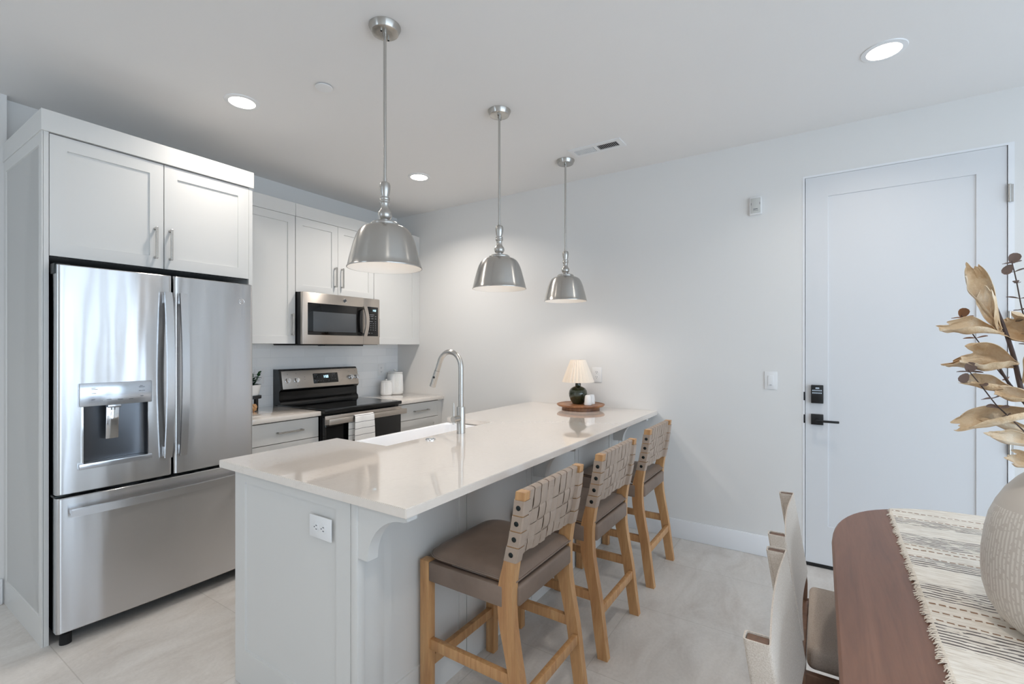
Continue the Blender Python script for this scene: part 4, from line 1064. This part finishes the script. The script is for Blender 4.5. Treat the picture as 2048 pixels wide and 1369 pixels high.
# slight drift of the near edge as photographed
rows = [[(x, y-(.0165*(x-1.15)/1.15)*(1-j/ny), z) for (x, y, z) in row] for j, row in enumerate(rows)]
grid_mesh(bm, rows); bm.normal_update(); thicken(bm, .0028)
run = tag(obj('table_runner', bm, 'runner', smooth=60), 'cream woven table runner with grey and brown stripes and fringed edge', 'table runner')
bm = nb(); rnd = random.Random(3)
for k in range(520):
    x = .53+(2.27-.53)*k/520+rnd.uniform(-.001, .001); y0_ = yA-(.0165*(x-1.15)/1.15); L_ = rnd.uniform(.003, .011)+.005*math.sin(k*.11)**2; sk = rnd.uniform(-.013, .004)
    z = TZ+.0035
    a_ = (x-.0011, y0_-.004, z+.002); b_ = (x+.0011, y0_-.004, z+.002); c_ = (x+sk+.0008, y0_+L_, TZ+.0018); d_ = (x+sk-.0008, y0_+L_, TZ+.0018); m1 = (x+sk*.4-.0012, y0_+L_*.5, z+.0015); m2 = (x+sk*.4+.0012, y0_+L_*.5, z+.0015)
    V_ = [bm.verts.new(p) for p in (a_, b_, m2, m1, c_, d_)]; bm.faces.new((V_[0], V_[1], V_[2], V_[3])); bm.faces.new((V_[3], V_[2], V_[4], V_[5]))
bm.normal_update(); thicken(bm, .0011)
fo = obj('fringe', bm, 'fringe', run); tag(fo, 'loose cotton fringe', kind='stuff')
# ------------------------------------------------------------------ vase
VX, VY, VZ = 1.46, -.44, TZ+.0065
bm = nb()
vp_ = [(.080, 0), (.088, .003), (.110, .022), (.126, .05), (.1345, .085), (.137, .12), (.136, .16), (.131, .205), (.124, .24), (.113, .270), (.098, .300), (.080, .325), (.063, .343), (.055, .355), (.052, .37), (.054, .388), (.058, .394), (.052, .394), (.047, .386), (.046, .365), (.06, .33), (.10, .27), (.12, .2), (.12, .08), (.08, .015)]
lathe(bm, vp_, 96)
tag(obj('vase', bm, 'vase', loc=(VX, VY, VZ), smooth=60), 'large round white ribbed stoneware vase standing on the runner', 'vase')
# ------------------------------------------------------------------ dried stems
DD = Vector((VX, VY, 0)).normalized(); LAT = Vector((DD.y, -DD.x, 0))   # to the right of someone facing the vase from the room
def W(a, b, c=0): return Vector((VX, VY, TZ+.005))+LAT*a+Vector((0, 0, b))+DD*c
MOUTH = lambda a=0, c=0: [W(a*.5, .05, c*.5), W(a, .36, c)]
def bract(bm, base, tip, wid, up, curl=1.0, seed=0, openness=.5):
    """papery trumpet-like dried leaf: narrow rolled base widening to a ruffled, half open end"""
    rn = random.Random(seed); d = tip-base; L = d.length; d.normalize(); s_ = d.cross(up).normalized(); u_ = s_.cross(d).normalized()
    nu, nv = 26, 18; rows = []
    ph1, ph2 = rn.uniform(0, 6), rn.uniform(0, 6)
    for i in range(nu+1):
        t_ = i/nu; prof = (.10+.9*math.sin(min(1, t_/.72)*math.pi/2)**1.5)*(1-.30*max(0, (t_-.72)/.28)**2)
        sp = (math.radians(330)*(1-t_)+math.radians(120+110*openness)*t_)*curl
        rad = wid*prof/2/max(.55, math.sin(min(sp/2, 1.57))); row = []
        for j in range(nv+1):
            q_ = j/nv-.5; th = q_*sp
            ruff = (.16*math.sin(q_*11+ph1)+.10*math.sin(q_*23+ph2))*wid*t_**3
            crk = wid*(.035*math.sin(j*2.6+t_*5+ph2)*t_+.09*math.sin(t_*13+ph1)*math.sin(q_*8+ph2)*t_)
            rr = rad+crk; ax = L*t_+ruff*1.1-(L*.10*(2*q_)**2)*t_**4
            p = base+d*ax+s_*(rr*math.sin(th))+u_*(rad*.55-rr*math.cos(th)+ L*.05*math.sin(t_*3.1+ph1))
            row.append(p)
        rows.append(row)
    V_ = grid_mesh(bm, rows); return V_
def flower_stem(label, path, brs, thick):
    r = root('dried_stem', label, 'dried plant', path[0], 'dried arrangement in the vase')
    bm = nb(); S = spline(path, 7); n_ = len(S); tube(bm, S, [thick*(1-.55*i/n_) for i in range(n_)], 9); bm.transform(T(-Vector(path[0]))); obj('twig', bm, 'twig', r, smooth=True)
    for k, (b, t_, wd, up, op) in enumerate(brs):
        bm = nb(); bract(bm, b, t_, wd, up, 1.0, k*7+len(label), op); bm.normal_update(); thicken(bm, .0008)
        bm.transform(T(-Vector(path[0]))); obj('bract', bm, 'bract', r, smooth=70)
    return r
U = Vector((0, 0, 1)); TO = -DD   # TO points from the vase towards the camera
flower_stem('thick dried stem leaning left with pale papery trumpet leaves up to its tip', MOUTH(-.02, -.01)+[W(-.045, .45, -.03), W(-.068, .509, -.03), W(-.082, .591, -.03), W(-.093, .641, -.03), W(-.103, .68, -.03), W(-.112, .712, -.03)], [
    (W(-.102, .655, -.035), W(-.150, .800, -.04), .040, (TO+LAT*.2).normalized(), .15),
    (W(-.103, .645, -.03), W(-.128, .745, -.05), .030, (TO-LAT*.4).normalized(), .1),
    (W(-.098, .640, -.03), W(-.196, .662, -.06), .042, (U*.6+TO*.5).normalized(), .35),
    (W(-.078, .575, -.03), W(-.150, .592, -.08), .062, (U*.5+TO*.8).normalized(), .75),
    (W(-.080, .570, -.03), W(-.190, .572, -.05), .038, (U+TO*.3).normalized(), .3),
    (W(-.070, .535, -.03), W(-.020, .640, -.06), .045, (TO+U*.1).normalized(), .5)], .0062)
flower_stem('dried stem behind with short papery leaves curling open at mid height', MOUTH(.0, -.02)+[W(-.02, .42, -.02), W(-.06, .48, -.01), W(-.09, .53, .0), (W(-.112, .58, .01))], [
    (W(-.065, .520, -.05), W(-.158, .538, -.07), .034, (U*.8+TO*.6).normalized(), .6),
    (W(-.04, .500, -.05), W(-.102, .518, -.08), .030, (U*.5+TO).normalized(), .9),
    (W(-.06, .62, -.0), W(-.095, .675, -.03), .05, (TO+U*.3).normalized(), .4)], .005)
flower_stem('dried stem low over the vase rim with long folded papery leaves pointing left', MOUTH(.01, -.03)+[W(.0, .41, -.03), W(-.02, .455, -.05), W(-.03, .50, -.05)], [
    (W(-.02, .492, -.05), W(-.168, .432, -.07), .044, (U*.7+TO*.7).normalized(), .55),
    (W(-.01, .420, -.04), W(-.140, .452, -.05), .030, (U+TO*.2).normalized(), .4),
    (W(-.0, .395, -.05), W(-.115, .428, -.09), .028, (U*.6+TO).normalized(), .6),
    (W(-.02, .365, -.06), W(-.085, .382, -.08), .035, (TO+U*.4).normalized(), .5)], .005)
flower_stem('dried stem standing upright from the vase with papery leaves turned right', MOUTH(.02, .01)+[W(.03, .46, .0), W(.035, .58, .0), W(.03, .68, .0)], [
    (W(.032, .60, 0), W(.10, .72, -.02), .05, (TO+U*.2).normalized(), .5), (W(.033, .52, 0), W(.13, .56, -.02), .05, (TO+U*.5).normalized(), .5),
    (W(.03, .66, 0), W(.0, .76, -.02), .04, (TO+U*.2).normalized(), .3)], .005)
def oval(bm, p, d, nrm, L, Wd):
    d = d.normalized(); s_ = d.cross(nrm).normalized(); n2 = s_.cross(d)
    c = bm.verts.new(p); rim = []
    for k in range(12):
        a = 2*math.pi*k/12; x = (1-math.cos(a))/2; y = math.sin(a)/2*(1-.25*math.cos(a)) * (1.0)
        rim.append(bm.verts.new(p+d*(L*x)+s_*(Wd*y)+n2*(.12*Wd*math.sin(x*3.1)+.10*Wd*abs(y))))
    bmesh.ops.delete(bm, geom=[c], context='VERTS'); mid = bm.verts.new(p+d*(L*.5)+n2*(.0))
    for k in range(12): bm.faces.new((rim[k], rim[(k+1) % 12], mid))
def eucalyptus(label, path, lv, m='euc', tipleaf=True):
    r = root('eucalyptus_sprig', label, 'dried plant', path[0], 'dried arrangement in the vase')
    S = spline(path, 8); bm = nb(); tube(bm, S, [.0017*(1-.4*i/len(S)) for i in range(len(S))], 6); bm.transform(T(-Vector(path[0]))); obj('stem', bm, 'twig', r)
    bm = nb(); rn = random.Random(len(label)+lv)
    tot = len(S)
    for k in range(lv):
        t_ = .36+.62*k/max(1, lv-1); i = min(tot-2, int(t_*(tot-1))); p = S[i]; tg = (S[i+1]-S[i]).normalized()
        side = (LAT*math.cos(k*1.25+.3)+DD*math.sin(k*1.25+.3)).normalized()
        for s_ in (-1, 1):
            oval(bm, p+side*(s_*.001), side*s_+tg*rn.uniform(-.1, .35), tg, rn.uniform(.017, .022), rn.uniform(.010, .014))
    if tipleaf: oval(bm, S[-1]-U*.008, Vector(-LAT*.5-U*.9), TO, .024, .017); oval(bm, S[-1]-U*.006, Vector(LAT*.35+U*.9), TO, .024, .02)
    bm.transform(T(-Vector(path[0]))); bm.normal_update(); thicken(bm, .0007); obj('leaves', bm, m, r, smooth=60)
eucalyptus('tallest eucalyptus sprig with grey tip leaf rising beside the door hinge', MOUTH(.0, .02)+[W(-.045, .55, .01), W(-.060, .64, .0), W(-.071, .695, 0), W(-.080, .762, 0), W(-.087, .805, 0)], 9)
eucalyptus('rusty eucalyptus sprig leaning farthest left behind the papery leaves', MOUTH(-.03, .03)+[W(-.07, .49, .03), W(-.11, .56, .03), W(-.132, .607, .03), W(-.152, .644, .03), W(-.172, .69, .03)], 8, 'eucb')
eucalyptus('thin eucalyptus sprig leaning left in front of the lower papery leaves', MOUTH(-.03, -.03)+[W(-.055, .42, -.06), W(-.093, .473, -.075), W(-.105, .489, -.08), W(-.127, .527, -.08), W(-.149, .563, -.08)], 6)
eucalyptus('grey eucalyptus sprig upright between the two thick stems', MOUTH(-.01, .03)+[W(-.03, .5, .04), W(-.05, .58, .04), W(-.068, .655, .03)], 7)

# ================================================================== DINING CHAIRS (facing the table, -y)
def make_dchair():
    r = root('dining_chair', 'x', 'chair', (0, 0, 0), 'dining chairs on the near side of the table')
    # local: posts at x -.255 and +.255, y 0 at the post top, seat towards -y
    def yb(z): return -.002-.155*(.8-z) if z > .45 else -.056+.11*(.45-z)
    HXc = .255; pw = .026; pd = .038
    for s_ in (-1, 1):
        bm = nb(); a, b = sorted((s_*HXc, s_*(HXc-pw))); rows = []
        for z in (0, .15, .3, .42, .47, .55, .65, .8):
            y = yb(z); rows.append([bm.verts.new(q_) for q_ in ((a, y-pd/2, z), (b, y-pd/2, z), (b, y+pd/2, z), (a, y+pd/2, z))])
        for i in range(len(rows)-1):
            for k in range(4): bm.faces.new((rows[i][k], rows[i][(k+1) % 4], rows[i+1][(k+1) % 4], rows[i+1][k]))
        bm.faces.new(rows[0][::-1]); bm.faces.new(rows[-1]); obj('back_leg', bm, 'chairwood', r)
        bm = nb(); x_ = s_*(HXc-.018); box(bm, x_-.018, x_+.018, -.50, -.46, 0, .405, .003); obj('front_leg', bm, 'chairwood', r, smooth=True)
        bm = nb(); x_ = s_*(HXc-.014); box(bm, x_-.012, x_+.012, -.47, -.055, .345, .405, .002); obj('side_rail', bm, 'chairwood', r, smooth=True)
    bm = nb(); box(bm, -.23, .23, -.49, -.468, .345, .405, .002); obj('front_rail', bm, 'chairwood', r, smooth=True)
    bm = nb(); box(bm, -.23, .23, -.075, -.055, .345, .405, .002); obj('rear_rail', bm, 'chairwood', r, smooth=True)
    bm = nb(); box(bm, -.225, .225, -.495, -.078, .402, .472, .02, 4); obj('seat_cushion', bm, 'seatlinen', r, smooth=True)
    # fabric sling: outer loop around both posts, flat front, leaving the post tops open
    bm = nb(); t_ = .004; z0, z1 = .505, .803
    def loop(z):
        y = yb(z); xa = HXc+t_; xi_ = HXc-pw-t_; f_, k_ = y-pd/2-t_, y+pd/2+t_; out = []
        def arc(cx, cy, a0, a1, rr=.006):
            for q_ in range(4): a = math.radians(a0+(a1-a0)*q_/3); out.append((cx+rr*math.cos(a), cy+rr*math.sin(a), z))
        out.append((-xi_, k_-.006, z)); arc(-xi_-.006, k_-.006, 0, 90); arc(-xa+.006, k_-.006, 90, 180); arc(-xa+.006, f_+.006, 180, 270)
        for q_ in range(1, 10):
            x = -xa+.01+(2*xa-.02)*q_/10; out.append((x, f_+.010*math.sin(math.pi*q_/10), z))
        arc(xa-.006, f_+.006, 270, 360); arc(xa-.006, k_-.006, 0, 90); arc(xi_+.006, k_-.006, 90, 180); out.append((xi_, k_-.006, z))
        return out
    rows = []
    for i in range(13):
        z = z0+(z1-z0)*i/12; rows.append(loop(z))
    # inner return hem down the inside face of each post
    grid_mesh(bm, rows); bm.normal_update(); thicken(bm, .0035)
    sl = obj('back_sling', bm, 'linen', r, smooth=50)
    for s_ in (-1, 1):
        bm = nb(); G = [[(s_*(HXc-pw-.003), yb(z)-pd/2+.001+q_*(pd+.002), z) for q_ in (0, .5, 1)] for z in [z0+(z1-z0)*i/10 for i in range(11)]]
        grid_mesh(bm, G); thicken(bm, .002); obj('inner_hem', bm, 'linen', sl)
    return r
dc = make_dchair()
for i, ((x, y), lab) in enumerate([((1.288, .105), 'linen and wood dining chair nearest the camera, tucked at the table'), ((1.905, .112), 'linen and wood dining chair nearer the entry door, tucked at the table')]):
    c_ = dc if i == 0 else copy_thing(dc)
    c_.location = (x, y, 0); c_['label'] = lab
